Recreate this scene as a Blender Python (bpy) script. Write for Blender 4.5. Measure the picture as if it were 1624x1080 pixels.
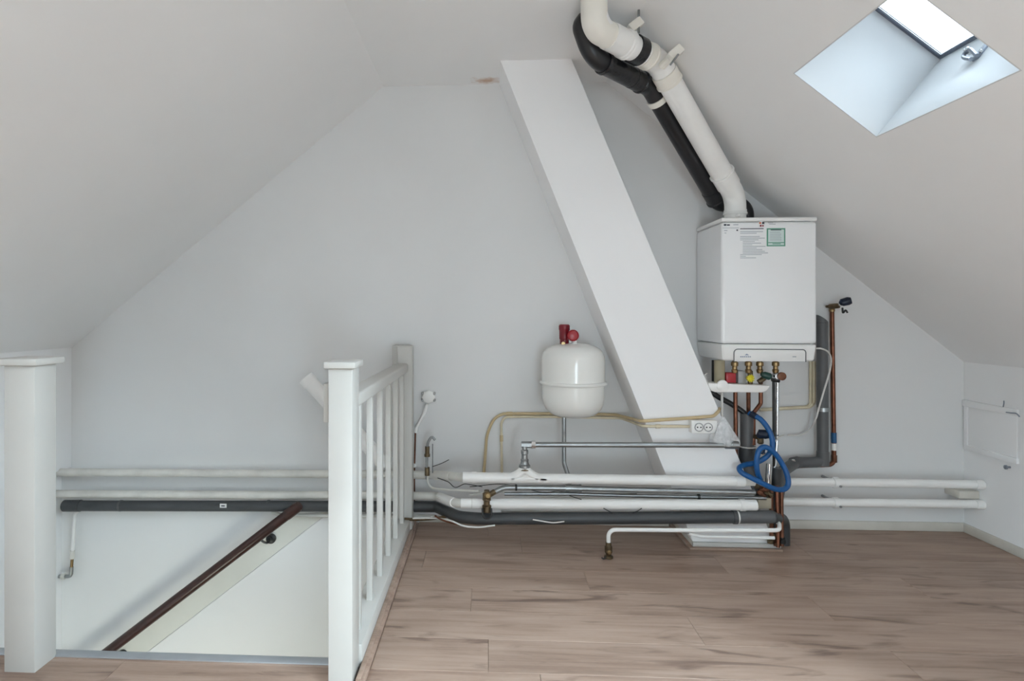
import bpy, bmesh, math, random
from mathutils import Vector, Matrix

for o in list(bpy.data.objects):
    bpy.data.objects.remove(o)
random.seed(7)
S = bpy.context.scene
COL = S.collection

# ------------------------------------------------------------------ camera
FPX, PPX, PPY = 988.0, 721.0, 500.0          # focal length and principal point of the photo, pixels
YAW = math.radians(3.1)
CAM = Vector((0, 0, 1.08))
cd = bpy.data.cameras.new('camera')
cam = bpy.data.objects.new('camera', cd)
COL.objects.link(cam)
cam.location = CAM
cam.rotation_euler = (math.pi / 2, 0, YAW)
cd.sensor_width = 36
cd.lens = FPX / 1624 * 36
cd.shift_x = (812 - PPX) / 1624
cd.shift_y = -(540 - PPY) / 1624
cd.clip_start = 0.02
S.camera = cam

# ------------------------------------------------------------------ world, exposure
S.view_settings.view_transform = 'Standard'
S.view_settings.look = 'None'
S.view_settings.gamma = 1
S.view_settings.use_curve_mapping = False
S.view_settings.exposure = 0.24
w = bpy.data.worlds.new('overcast_sky')
S.world = w
w.use_nodes = True
bg = w.node_tree.nodes['Background']
bg.inputs[0].default_value = (0.735, 0.885, 1.0, 1)
bg.inputs[1].default_value = 19.5
S.cycles.diffuse_bounces = 8
S.cycles.max_bounces = 14

# ------------------------------------------------------------------ room numbers (metres)
YB, YR = 3.25, -1.5            # gable wall behind the pipes, gable wall behind the camera
XL, XR = -2.25, 2.376          # knee walls
ZKL, ZKR = 0.905, 0.846        # their heights
XCL, XCR, ZC = -0.551, 0.604, 2.283   # flat strip of ceiling
YS = 1.93                      # near edge of the stairwell
XS = -0.46                     # right edge of the stairwell
YCOL = 2.95                    # front of the slanted chimney column


def ray(px, py):
    u = (px - PPX) / FPX
    v = (PPY - py) / FPX
    f = Vector((-math.sin(YAW), math.cos(YAW), 0))
    r = Vector((math.cos(YAW), math.sin(YAW), 0))
    return f + r * u + Vector((0, 0, v))


def W(px, py, Y):              # point of the photo at a known distance from the gable wall
    d = ray(px, py)
    return CAM + d * (Y / d.y)


def onZ(px, py, Z):
    d = ray(px, py)
    return CAM + d * ((Z - CAM.z) / d.z)


def onX(px, py, X):
    d = ray(px, py)
    return CAM + d * (X / d.x)


# daylight: portals in the roof window and added fill windows guide the sky's light
def portal(loc, normal, sx, sy, xdir):
    l = bpy.data.lights.new('window_portal', 'AREA')
    l.shape = 'RECTANGLE'
    l.size, l.size_y = sx, sy
    l.cycles.is_portal = True
    o = bpy.data.objects.new('window_portal', l)
    COL.objects.link(o)
    z = -Vector(normal).normalized()
    x = Vector(xdir).normalized()
    y = z.cross(x)
    m = Matrix((x, y, z)).transposed().to_4x4()
    m.translation = Vector(loc)
    o.matrix_world = m


# right roof slope: origin on the knee wall top, v runs up the slope, u along the room, n outwards
SR_O = Vector((XR, 0, ZKR))
SR_V = Vector((XCR - XR, 0, ZC - ZKR))
SR_L = SR_V.length
SR_V.normalize()
SR_N = Vector((-SR_V.z * -1, 0, 0))
SR_N = Vector((SR_V.z, 0, -SR_V.x))
SL_O = Vector((XL, 0, ZKL))
SL_V = Vector((XCL - XL, 0, ZC - ZKL))
SL_L = SL_V.length
SL_V.normalize()
SL_N = Vector((-SL_V.z, 0, SL_V.x))
ROOF_T = 0.34


def srp(y, v, n):
    return SR_O + Vector((0, y, 0)) + SR_V * v + SR_N * n


def slp(y, v, n):
    return SL_O + Vector((0, y, 0)) + SL_V * v + SL_N * n


SKY_Y = (1.632, 2.218)
SKY_V = ((1.333 - XR) / SR_V.x, (1.054 - XR) / SR_V.x)
FILL_SKY_R = [((-0.55, 0.80), (0.08, 2.15))]  # large unseen roof window, added to brighten the room
FILL_SKY_L = [((-0.90, 0.50), (0.4, 1.8))]  # another unseen roof window, added as fill on the stairwell side
FILL_WIN = ((0.35, 0.95), (0.06, 1.0))  # unseen glazed opening behind the camera, added for frontal fill
FILL_LOW_WIN = ((-1.62, -1.14), (-1.52, -1.0))      # unseen window added below the floor to brighten the stairwell wall
portal(((FILL_LOW_WIN[0][0] + FILL_LOW_WIN[0][1]) / 2, YS - 0.16, (FILL_LOW_WIN[1][0] + FILL_LOW_WIN[1][1]) / 2), (0, 1, 0),
       FILL_LOW_WIN[0][1] - FILL_LOW_WIN[0][0], FILL_LOW_WIN[1][1] - FILL_LOW_WIN[1][0], (1, 0, 0))
for (ya, yb), (va, vb) in [(SKY_Y, SKY_V)] + FILL_SKY_R:
    portal(srp((ya + yb) / 2, (va + vb) / 2, ROOF_T + 0.06), -SR_N, yb - ya, vb - va, (0, 1, 0))
for (ya, yb), (va, vb) in FILL_SKY_L:
    portal(slp((ya + yb) / 2, (va + vb) / 2, ROOF_T + 0.06), -SL_N, yb - ya, vb - va, (0, 1, 0))
portal(((FILL_WIN[0][0] + FILL_WIN[0][1]) / 2, YR - 0.25, (FILL_WIN[1][0] + FILL_WIN[1][1]) / 2), (0, 1, 0),
       FILL_WIN[0][1] - FILL_WIN[0][0], FILL_WIN[1][1] - FILL_WIN[1][0], (1, 0, 0))


# ------------------------------------------------------------------ materials
MATS = {}


def mat(name, col, rough=0.5, metal=0.0, var=0.06, scale=12.0, bump=0.0, bscale=60.0, spec=0.5, coat=0.0, tint=None):
    """principled material: base colour broken up by two octaves of noise, optional fine relief"""
    if name in MATS:
        return MATS[name]
    m = bpy.data.materials.new(name)
    m.use_nodes = True
    nt = m.node_tree
    b = nt.nodes['Principled BSDF']
    tc = nt.nodes.new('ShaderNodeTexCoord')
    nz = nt.nodes.new('ShaderNodeTexNoise')
    nz.inputs['Scale'].default_value = scale
    nz.inputs['Detail'].default_value = 5
    nt.links.new(tc.outputs['Object'], nz.inputs['Vector'])
    mx = nt.nodes.new('ShaderNodeMix')
    mx.data_type = 'RGBA'
    c2 = tint if tint else tuple(c * (1 - 2.2 * var) for c in col)
    mx.inputs[6].default_value = (*[min(1, c * (1 + var * 0.6)) for c in col], 1)
    mx.inputs[7].default_value = (*c2, 1)
    rp = nt.nodes.new('ShaderNodeValToRGB')
    rp.color_ramp.elements[0].position = 0.35
    rp.color_ramp.elements[1].position = 0.75
    nt.links.new(nz.outputs['Fac'], rp.inputs['Fac'])
    nt.links.new(rp.outputs['Color'], mx.inputs[0])
    nt.links.new(mx.outputs[2], b.inputs['Base Color'])
    b.inputs['Roughness'].default_value = rough
    b.inputs['Metallic'].default_value = metal
    b.inputs['Specular IOR Level'].default_value = spec
    b.inputs['Coat Weight'].default_value = coat
    if bump:
        nb = nt.nodes.new('ShaderNodeTexNoise')
        nb.inputs['Scale'].default_value = bscale
        nb.inputs['Detail'].default_value = 4
        nt.links.new(tc.outputs['Object'], nb.inputs['Vector'])
        bp = nt.nodes.new('ShaderNodeBump')
        bp.inputs['Strength'].default_value = bump
        bp.inputs['Distance'].default_value = 0.004
        nt.links.new(nb.outputs['Fac'], bp.inputs['Height'])
        nt.links.new(bp.outputs['Normal'], b.inputs['Normal'])
    MATS[name] = m
    return m


def lin(r, g, b):
    f = lambda c: (c / 255 / 12.92) if c / 255 <= 0.04045 else ((c / 255 + 0.055) / 1.055) ** 2.4
    return (f(r), f(g), f(b))


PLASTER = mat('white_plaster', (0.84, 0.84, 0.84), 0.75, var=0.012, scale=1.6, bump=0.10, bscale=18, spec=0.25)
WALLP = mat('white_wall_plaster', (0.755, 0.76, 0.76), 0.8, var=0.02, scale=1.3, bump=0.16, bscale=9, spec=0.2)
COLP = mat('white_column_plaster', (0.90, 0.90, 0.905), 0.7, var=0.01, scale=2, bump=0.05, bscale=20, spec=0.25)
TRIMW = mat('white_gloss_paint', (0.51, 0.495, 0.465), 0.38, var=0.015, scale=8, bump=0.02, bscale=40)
TRIMC = mat('cream_skirting_paint', (0.66, 0.63, 0.57), 0.5, var=0.04, scale=9)
BANDC = mat('cream_band', (0.745, 0.74, 0.685), 0.6, var=0.03, scale=4)  # slightly creamier than the wall around it
PVCW = mat('white_pvc', (0.87, 0.865, 0.845), 0.33, var=0.015, scale=10)
PVCI = mat('ivory_flue_plastic', (0.83, 0.80, 0.73), 0.35, var=0.02, scale=8)
PAINTED = mat('white_painted_pipe', (0.68, 0.665, 0.62), 0.5, var=0.09, scale=9, bump=0.1, bscale=30)
DGREY = mat('dark_grey_pvc', (0.058, 0.062, 0.066), 0.42, var=0.10, scale=9)
MGREY = mat('grey_pvc', (0.105, 0.108, 0.112), 0.45, var=0.08, scale=9)
BLACKP = mat('black_plastic', (0.012, 0.012, 0.014), 0.36, var=0.1, scale=14, bump=0.06, bscale=60)
BLACKT = mat('black_crinkled_tape', (0.016, 0.016, 0.018), 0.26, var=0.15, scale=22, bump=0.8, bscale=34)
STEEL = mat('galvanised_steel', (0.36, 0.375, 0.38), 0.34, metal=1.0, var=0.08, scale=22)
CHROME = mat('chrome', (0.68, 0.69, 0.70), 0.16, metal=1.0, var=0.03)
COPPER = mat('copper', (0.21, 0.085, 0.052), 0.34, metal=0.9, var=0.18, scale=25)
COPPERD = mat('tarnished_copper', (0.20, 0.085, 0.05), 0.45, metal=0.7, var=0.25, scale=28)
BRASS = mat('brass', (0.31, 0.21, 0.105), 0.32, metal=1.0, var=0.12, scale=30)
BRASSD = mat('tarnished_brass', (0.17, 0.125, 0.075), 0.42, metal=0.8, var=0.2, scale=40)
TAN = mat('yellowed_conduit_plastic', (0.58, 0.45, 0.26), 0.45, var=0.07, scale=14)
TANL = mat('ivory_conduit_plastic', (0.70, 0.62, 0.45), 0.45, var=0.06, scale=14)
BOILERW = mat('white_enamelled_steel', (0.86, 0.87, 0.88), 0.28, var=0.008, scale=5, coat=0.25)
BOILERB = mat('white_boiler_fascia', (0.84, 0.84, 0.83), 0.35, var=0.01, scale=5)
SEAM = mat('dark_seam', (0.16, 0.17, 0.18), 0.5)
VESSELM = mat('vessel_enamel', (0.83, 0.825, 0.79), 0.25, var=0.01, scale=5, coat=0.3)
REDP = mat('red_plastic', (0.38, 0.012, 0.02), 0.3, var=0.05)
REDD = mat('dark_red_plastic', (0.20, 0.008, 0.018), 0.35, var=0.06)
YELP = mat('yellow_plastic', (0.72, 0.62, 0.02), 0.4)
GRNP = mat('dark_green_plastic', (0.012, 0.055, 0.045), 0.35)
BEIGE = mat('beige_grey_plastic', (0.34, 0.30, 0.20), 0.45, var=0.05)
LGREY = mat('light_grey_plastic', (0.42, 0.42, 0.42), 0.45)
BLUEH = mat('blue_rubber_hose', (0.006, 0.095, 0.30), 0.36, var=0.1, scale=40)
BLUEV = mat('blue_black_plastic', (0.006, 0.014, 0.035), 0.34)
RAILB = mat('dark_mahogany_wood', (0.048, 0.018, 0.014), 0.32, var=0.14, scale=30)
IRON = mat('black_iron', (0.012, 0.012, 0.012), 0.4)
ALU = mat('aluminium_nosing', (0.50, 0.53, 0.56), 0.42, metal=0.75, var=0.04)
FRAMEG = mat('grey_window_frame', (0.13, 0.155, 0.20), 0.45, var=0.05)
LATCHM = mat('grey_zinc_latch', (0.30, 0.33, 0.38), 0.35, metal=0.7)
WIREB = mat('black_wire', (0.02, 0.02, 0.02), 0.5)
WIREW = mat('white_wire', (0.72, 0.71, 0.68), 0.5)
PRINTG = mat('grey_print', (0.40, 0.43, 0.47), 0.6, var=0.01)
PRINTD = mat('dark_print', (0.07, 0.08, 0.10), 0.6, var=0.01)
PRINTB = mat('blue_grey_print', (0.20, 0.25, 0.36), 0.6, var=0.01)
STGRN = mat('sticker_green', (0.12, 0.34, 0.24), 0.5, var=0.02)
STPALE = mat('sticker_pale', (0.62, 0.73, 0.71), 0.5, var=0.02)
STWHITE = mat('sticker_white', (0.80, 0.81, 0.81), 0.5, var=0.01)
STORANGE = mat('sticker_orange', (0.62, 0.14, 0.05), 0.5, var=0.01)
REARW = mat('bounce_damping_brown', (0.30, 0.22, 0.16), 0.6, var=0.1, scale=6)  # brown picked for the unseen rear wall to cut frontal bounce light
TREAD = mat('stair_tread_wood', (0.25, 0.18, 0.13), 0.5, var=0.1)


def stained_ceiling():
    m = PLASTER.copy()
    m.name = 'white_plaster_with_damp_stain'
    nt = m.node_tree
    b = nt.nodes['Principled BSDF']
    src = b.inputs['Base Color'].links[0].from_socket
    geo = nt.nodes.new('ShaderNodeNewGeometry')
    p = W(772, 127, YB - 0.03)
    sub = nt.nodes.new('ShaderNodeVectorMath')
    sub.operation = 'SUBTRACT'
    sub.inputs[1].default_value = (p.x, YB - 0.05, ZC)
    nt.links.new(geo.outputs['Position'], sub.inputs[0])
    mul = nt.nodes.new('ShaderNodeVectorMath')
    mul.operation = 'MULTIPLY'
    mul.inputs[1].default_value = (1 / 0.085, 1 / 0.07, 1 / 0.03)
    nt.links.new(sub.outputs[0], mul.inputs[0])
    ln = nt.nodes.new('ShaderNodeVectorMath')
    ln.operation = 'LENGTH'
    nt.links.new(mul.outputs[0], ln.inputs[0])
    nz = nt.nodes.new('ShaderNodeTexNoise')
    nz.inputs['Scale'].default_value = 26
    nz.inputs['Detail'].default_value = 4
    nt.links.new(geo.outputs['Position'], nz.inputs['Vector'])
    ma = nt.nodes.new('ShaderNodeMath')
    ma.operation = 'MULTIPLY_ADD'
    ma.inputs[1].default_value = 1.9
    nt.links.new(nz.outputs['Fac'], ma.inputs[0])
    nt.links.new(ln.outputs['Value'], ma.inputs[2])
    rp = nt.nodes.new('ShaderNodeMapRange')
    rp.inputs[1].default_value = 1.1
    rp.inputs[2].default_value = 1.9
    rp.inputs[3].default_value = 0.75
    rp.inputs[4].default_value = 0.0
    nt.links.new(ma.outputs[0], rp.inputs[0])
    mx = nt.nodes.new('ShaderNodeMix')
    mx.data_type = 'RGBA'
    mx.inputs[7].default_value = (0.48, 0.26, 0.14, 1)
    nt.links.new(rp.outputs[0], mx.inputs[0])
    nt.links.new(src, mx.inputs[6])
    nt.links.new(mx.outputs[2], b.inputs['Base Color'])
    return m


def laminate():
    m = bpy.data.materials.new('grey_brown_oak_laminate')
    m.use_nodes = True
    nt = m.node_tree
    N = nt.nodes.new
    L = nt.links.new
    b = nt.nodes['Principled BSDF']
    tc = N('ShaderNodeTexCoord')
    oi = N('ShaderNodeObjectInfo')
    sc = N('ShaderNodeMath'); sc.operation = 'MULTIPLY'; sc.inputs[1].default_value = 61.0
    L(oi.outputs['Random'], sc.inputs[0])
    cb = N('ShaderNodeCombineXYZ')
    L(sc.outputs[0], cb.inputs[0]); L(sc.outputs[0], cb.inputs[1])
    ad = N('ShaderNodeVectorMath'); ad.operation = 'ADD'
    L(tc.outputs['Object'], ad.inputs[0]); L(cb.outputs[0], ad.inputs[1])

    def noise(sx, sy, scale, detail, dist=0.0):
        mp = N('ShaderNodeVectorMath'); mp.operation = 'MULTIPLY'
        mp.inputs[1].default_value = (sx, sy, 1)
        L(ad.outputs[0], mp.inputs[0])
        n = N('ShaderNodeTexNoise')
        n.inputs['Scale'].default_value = scale
        n.inputs['Detail'].default_value = detail
        n.inputs['Distortion'].default_value = dist
        L(mp.outputs[0], n.inputs['Vector'])
        return n.outputs['Fac']
    grain = noise(1.0, 22, 2.6, 7, 0.6)       # long grain lines
    broad = noise(1.1, 6.0, 1.6, 4, 0.8)      # broad figure
    knot = noise(1.3, 6.0, 1.7, 5, 2.0)       # sparse dark knots and streaks
    fine = noise(6, 90, 8.0, 3)
    r1 = N('ShaderNodeValToRGB')
    e = r1.color_ramp.elements
    e[0].position, e[0].color = 0.33, (0.215, 0.138, 0.103, 1)
    e[1].position, e[1].color = 0.67, (0.425, 0.312, 0.250, 1)
    k = e.new(0.5); k.color = (0.350, 0.245, 0.189, 1)
    mixg = N('ShaderNodeMix'); mixg.data_type = 'FLOAT'
    mixg.inputs[0].default_value = 0.62
    L(grain, mixg.inputs[2]); L(broad, mixg.inputs[3])
    mixf = N('ShaderNodeMix'); mixf.data_type = 'FLOAT'
    mixf.inputs[0].default_value = 0.15
    L(mixg.outputs[0], mixf.inputs[2]); L(fine, mixf.inputs[3])
    L(mixf.outputs[0], r1.inputs['Fac'])
    r2 = N('ShaderNodeMapRange')
    r2.inputs[1].default_value = 0.58; r2.inputs[2].default_value = 0.72
    r2.inputs[3].default_value = 0.0; r2.inputs[4].default_value = 0.72
    L(knot, r2.inputs[0])
    mk = N('ShaderNodeMix'); mk.data_type = 'RGBA'
    mk.inputs[7].default_value = (0.115, 0.070, 0.053, 1)
    L(r2.outputs[0], mk.inputs[0]); L(r1.outputs['Color'], mk.inputs[6])
    hv = N('ShaderNodeHueSaturation')
    vr = N('ShaderNodeMapRange')
    vr.inputs[3].default_value = 0.96; vr.inputs[4].default_value = 1.03
    L(oi.outputs['Random'], vr.inputs[0]); L(vr.outputs[0], hv.inputs['Value'])
    L(mk.outputs[2], hv.inputs['Color'])
    L(hv.outputs[0], b.inputs['Base Color'])
    b.inputs['Roughness'].default_value = 0.42
    b.inputs['Specular IOR Level'].default_value = 0.4
    bp = N('ShaderNodeBump'); bp.inputs['Strength'].default_value = 0.08; bp.inputs['Distance'].default_value = 0.002
    L(grain, bp.inputs['Height']); L(bp.outputs['Normal'], b.inputs['Normal'])
    return m


def glass_mat(name='window_glass', tr=(0.97, 0.985, 0.98)):
    m = bpy.data.materials.new(name)
    m.use_nodes = True
    nt = m.node_tree
    nt.nodes.remove(nt.nodes['Principled BSDF'])
    t = nt.nodes.new('ShaderNodeBsdfTransparent')
    t.inputs[0].default_value = (*tr, 1)
    g = nt.nodes.new('ShaderNodeBsdfGlossy')
    g.inputs['Roughness'].default_value = 0.03
    fr = nt.nodes.new('ShaderNodeFresnel')
    fr.inputs[0].default_value = 1.35
    mx = nt.nodes.new('ShaderNodeMixShader')
    nt.links.new(fr.outputs[0], mx.inputs[0])
    nt.links.new(t.outputs[0], mx.inputs[1])
    nt.links.new(g.outputs[0], mx.inputs[2])
    nt.links.new(mx.outputs[0], nt.nodes['Material Output'].inputs[0])
    return m


def film_mat():
    m = bpy.data.materials.new('clear_plastic_film')
    m.use_nodes = True
    nt = m.node_tree
    b = nt.nodes['Principled BSDF']
    b.inputs['Base Color'].default_value = (0.84, 0.86, 0.88, 1)
    b.inputs['Roughness'].default_value = 0.18
    tr = nt.nodes.new('ShaderNodeBsdfTransparent')
    mx = nt.nodes.new('ShaderNodeMixShader')
    nz = nt.nodes.new('ShaderNodeTexNoise')
    nz.inputs['Scale'].default_value = 60
    tc = nt.nodes.new('ShaderNodeTexCoord')
    nt.links.new(tc.outputs['Object'], nz.inputs['Vector'])
    mr = nt.nodes.new('ShaderNodeMapRange')
    mr.inputs[3].default_value = 0.25
    mr.inputs[4].default_value = 0.75
    nt.links.new(nz.outputs['Fac'], mr.inputs[0])
    nt.links.new(mr.outputs[0], mx.inputs[0])
    nt.links.new(tr.outputs[0], mx.inputs[1])
    nt.links.new(b.outputs[0], mx.inputs[2])
    nt.links.new(mx.outputs[0], nt.nodes['Material Output'].inputs[0])
    return m


CEILM = stained_ceiling()
LAM = laminate()
GLASS = glass_mat()
GLASSD = glass_mat('dimmed_roof_window_glass', (0.55, 0.55, 0.55))  # glass darkened to keep daylight from burning out the shaft
GLASSW = glass_mat('cream_tinted_glass', (0.95, 0.885, 0.77))  # tint added to warm the fill light on the stairwell wall
FILM = film_mat()

# ------------------------------------------------------------------ mesh helpers
ORG = {}


def fillet(pts, rad, n=6):
    """polyline with its corners rounded; rad is one radius or a list (one for each inner corner)"""
    pts = [Vector(p) for p in pts]
    out = [pts[0]]
    for i in range(1, len(pts) - 1):
        r = rad[i - 1] if isinstance(rad, (list, tuple)) else rad
        a, b, c = pts[i - 1], pts[i], pts[i + 1]
        u, v = (a - b), (c - b)
        la, lc = u.length, v.length
        u.normalize(); v.normalize()
        ang = u.angle(v)
        if r <= 0 or ang > math.pi - 0.03:
            out.append(b)
            continue
        t = min(r / math.tan(ang / 2), la * 0.49, lc * 0.49)
        rr = t * math.tan(ang / 2)
        mid = (u + v).normalized()
        cen = b + mid * (rr / math.sin(ang / 2))
        p0, p1 = b + u * t, b + v * t
        d0, d1 = (p0 - cen), (p1 - cen)
        tot = d0.angle(d1)
        for k in range(n + 1):
            f = k / n
            if tot < 1e-4:
                q = p0.lerp(p1, f)
            else:
                q = cen + (d0 * math.sin((1 - f) * tot) + d1 * math.sin(f * tot)) / math.sin(tot)
            out.append(q)
    out.append(pts[-1])
    return out


def smooth_path(pts, n=6):
    """Catmull-Rom through the points"""
    P = [Vector(p) for p in pts]
    P = [P[0] * 2 - P[1]] + P + [P[-1] * 2 - P[-2]]
    out = []
    for i in range(1, len(P) - 2):
        a, b, c, d = P[i - 1], P[i], P[i + 1], P[i + 2]
        for k in range(n):
            t = k / n
            out.append(0.5 * ((2 * b) + (c - a) * t + (2 * a - 5 * b + 4 * c - d) * t * t + (3 * b - a - 3 * c + d) * t ** 3))
    out.append(P[-2])
    return out


class MB:
    def __init__(self):
        self.v, self.f = [], []

    def add(self, vs, fs):
        o = len(self.v)
        self.v += [Vector(p) for p in vs]
        self.f += [tuple(i + o for i in f) for f in fs]
        return self

    def box(self, lo, hi):
        x0, y0, z0 = lo
        x1, y1, z1 = hi
        return self.hexa([(x0, y0, z0), (x1, y0, z0), (x1, y1, z0), (x0, y1, z0)],
                         [(x0, y0, z1), (x1, y0, z1), (x1, y1, z1), (x0, y1, z1)])

    def hexa(self, a, b):
        return self.add(list(a) + list(b), [(3, 2, 1, 0), (4, 5, 6, 7), (0, 1, 5, 4), (1, 2, 6, 5), (2, 3, 7, 6), (3, 0, 4, 7)])

    def obox(self, c, x, y, z, sx, sy, sz):
        """box about c with half axes along the unit vectors x, y, z"""
        c, x, y, z = Vector(c), Vector(x) * sx / 2, Vector(y) * sy / 2, Vector(z) * sz / 2
        a = [c - x - y - z, c + x - y - z, c + x + y - z, c - x + y - z]
        return self.hexa(a, [p + z * 2 for p in a])

    def prism(self, poly, d):
        """closed polygon pushed along the vector d"""
        n = len(poly)
        poly = [Vector(p) for p in poly]
        d = Vector(d)
        fs = [tuple(reversed(range(n))), tuple(range(n, 2 * n))]
        fs += [(i, (i + 1) % n, n + (i + 1) % n, n + i) for i in range(n)]
        return self.add(poly + [p + d for p in poly], fs)

    def tube(self, path, r, seg=14, caps=True, rad=None):
        path = [Vector(p) for p in path]
        q = [path[0]]
        for p in path[1:]:
            if (p - q[-1]).length > 1e-5:
                q.append(p)
        path = q
        n = len(path)
        tan = []
        for i in range(n):
            a = path[max(0, i - 1)]
            b = path[min(n - 1, i + 1)]
            tan.append((b - a).normalized())
        up = Vector((0, 0, 1)) if abs(tan[0].z) < 0.9 else Vector((1, 0, 0))
        nx = (up - tan[0] * up.dot(tan[0])).normalized()
        vs, fs = [], []
        for i in range(n):
            nx = (nx - tan[i] * nx.dot(tan[i])).normalized()
            ny = tan[i].cross(nx)
            rr = rad[i] if rad else r
            for k in range(seg):
                a = 2 * math.pi * k / seg
                vs.append(path[i] + (nx * math.cos(a) + ny * math.sin(a)) * rr)
        for i in range(n - 1):
            for k in range(seg):
                k2 = (k + 1) % seg
                fs.append((i * seg + k, i * seg + k2, (i + 1) * seg + k2, (i + 1) * seg + k))
        if caps:
            fs.append(tuple(reversed(range(seg))))
            fs.append(tuple((n - 1) * seg + k for k in range(seg)))
        return self.add(vs, fs)

    def lathe(self, org, axis, prof, seg=24):
        """profile of (radius, height) turned about the axis through org"""
        org, ax = Vector(org), Vector(axis).normalized()
        up = Vector((0, 0, 1)) if abs(ax.z) < 0.9 else Vector((1, 0, 0))
        nx = (up - ax * up.dot(ax)).normalized()
        ny = ax.cross(nx)
        vs, fs = [], []
        for r, h in prof:
            for k in range(seg):
                a = 2 * math.pi * k / seg
                vs.append(org + ax * h + (nx * math.cos(a) + ny * math.sin(a)) * max(r, 1e-5))
        for i in range(len(prof) - 1):
            for k in range(seg):
                k2 = (k + 1) % seg
                fs.append((i * seg + k, i * seg + k2, (i + 1) * seg + k2, (i + 1) * seg + k))
        fs.append(tuple(reversed(range(seg))))
        fs.append(tuple((len(prof) - 1) * seg + k for k in range(seg)))
        return self.add(vs, fs)

    def slab(self, o, u, v, n, uc, vc, holes, t):
        """slab on the plane o,u,v with rectangular holes (u0,u1,v0,v1), thickness t along n"""
        us = sorted(set(list(uc) + [x for h in holes for x in h[:2]]))
        vs_ = sorted(set(list(vc) + [x for h in holes for x in h[2:]]))
        o, u, v, n = map(Vector, (o, u, v, n))

        def solid(i, j):
            if i < 0 or j < 0 or i >= len(us) - 1 or j >= len(vs_) - 1:
                return False
            cu, cv = (us[i] + us[i + 1]) / 2, (vs_[j] + vs_[j + 1]) / 2
            return not any(h[0] < cu < h[1] and h[2] < cv < h[3] for h in holes)
        P = lambda i, j, k: o + u * us[i] + v * vs_[j] + n * (t * k)
        for i in range(len(us) - 1):
            for j in range(len(vs_) - 1):
                if not solid(i, j):
                    continue
                self.add([P(i, j, 0), P(i + 1, j, 0), P(i + 1, j + 1, 0), P(i, j + 1, 0)], [(0, 1, 2, 3)])
                self.add([P(i, j, 1), P(i, j + 1, 1), P(i + 1, j + 1, 1), P(i + 1, j, 1)], [(0, 1, 2, 3)])
                for di, dj, a, b in ((-1, 0, (i, j), (i, j + 1)), (1, 0, (i + 1, j), (i + 1, j + 1)),
                                     (0, -1, (i, j), (i + 1, j)), (0, 1, (i, j + 1), (i + 1, j + 1))):
                    if not solid(i + di, j + dj):
                        self.add([P(*a, 0), P(*b, 0), P(*b, 1), P(*a, 1)], [(0, 1, 2, 3)])
        return self

    def build(self, name, material, parent=None, bevel=0.0, smooth=35, origin=None, bseg=2, weld=False):
        if parent is not None:
            org = ORG[parent.name]
        elif origin is not None:
            org = Vector(origin)
        else:
            lo = Vector([min(p[i] for p in self.v) for i in range(3)])
            hi = Vector([max(p[i] for p in self.v) for i in range(3)])
            org = Vector(((lo.x + hi.x) / 2, (lo.y + hi.y) / 2, lo.z))
        me = bpy.data.meshes.new(name)
        me.from_pydata([p - org for p in self.v], [], self.f)
        bm = bmesh.new()
        bm.from_mesh(me)
        if weld:
            bmesh.ops.remove_doubles(bm, verts=bm.verts, dist=1e-5)
        bmesh.ops.recalc_face_normals(bm, faces=bm.faces)
        if bevel:
            ed = [e for e in bm.edges if len(e.link_faces) == 2 and e.calc_face_angle(0) > 0.5]
            bmesh.ops.bevel(bm, geom=ed, offset=bevel, segments=bseg, profile=0.5, affect='EDGES', clamp_overlap=True)
        bm.to_mesh(me)
        bm.free()
        if smooth:
            for p in me.polygons:
                p.use_smooth = True
            me.set_sharp_from_angle(angle=math.radians(smooth))
        me.materials.append(material)
        o = bpy.data.objects.new(name, me)
        COL.objects.link(o)
        if parent is not None:
            o.parent = parent
        else:
            o.location = org
        ORG[o.name] = org
        return o


def tag(o, label=None, cat=None, group=None, kind=None):
    for k, v in (('label', label), ('category', cat), ('group', group), ('kind', kind)):
        if v:
            o[k] = v
    return o


def empty(name, loc, label, cat, group=None, kind=None):
    o = bpy.data.objects.new(name, None)
    COL.objects.link(o)
    o.location = loc
    o.empty_display_size = 0.05
    ORG[o.name] = Vector(loc)
    return tag(o, label, cat, group, kind)


def collar(path_a, path_b, r, name, m, parent, seg=18, lip=0.0):
    a, b = Vector(path_a), Vector(path_b)
    d = (b - a).normalized()
    L = (b - a).length
    prof = [(r, 0), (r, L)] if not lip else [(r + lip, 0), (r + lip, 0.008), (r, 0.012), (r, L)]
    return MB().lathe(a, d, prof, seg).build(name, m, parent)


# ================================================================== THE ROOM
VX, VY, VZ = Vector((1, 0, 0)), Vector((0, 1, 0)), Vector((0, 0, 1))

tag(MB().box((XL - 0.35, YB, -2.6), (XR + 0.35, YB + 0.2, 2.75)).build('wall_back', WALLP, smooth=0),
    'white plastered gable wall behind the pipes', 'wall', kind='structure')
tag(MB().slab((0, YR, 0), VX, VZ, (0, -1, 0), (XL - 0.35, XR + 0.35), (-0.3, 2.75),
              [(*FILL_WIN[0], *FILL_WIN[1])], 0.2).build('wall_rear', REARW, smooth=0),
    'unseen gable wall opposite the pipes, coloured brown to damp bounce light', 'wall', kind='structure')
tag(MB().box((XR, YR, -0.25), (XR + 0.12, YB, ZKR + 0.2)).build('wall_right', PLASTER, smooth=0),
    'low white knee wall with a hatch under the roof window slope', 'wall', kind='structure')
tag(MB().box((XL - 0.12, YR, -0.25), (XL, YS, ZKL + 0.2)).box((XL - 0.12, YS, 0.262), (XL, YB, ZKL + 0.2))
    .box((XL - 0.3, YS, -2.6), (XL - 0.055, YB, 0.262)).build('wall_left', PLASTER, smooth=0),
    'low white knee wall beside the stairwell', 'wall', kind='structure')
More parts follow.
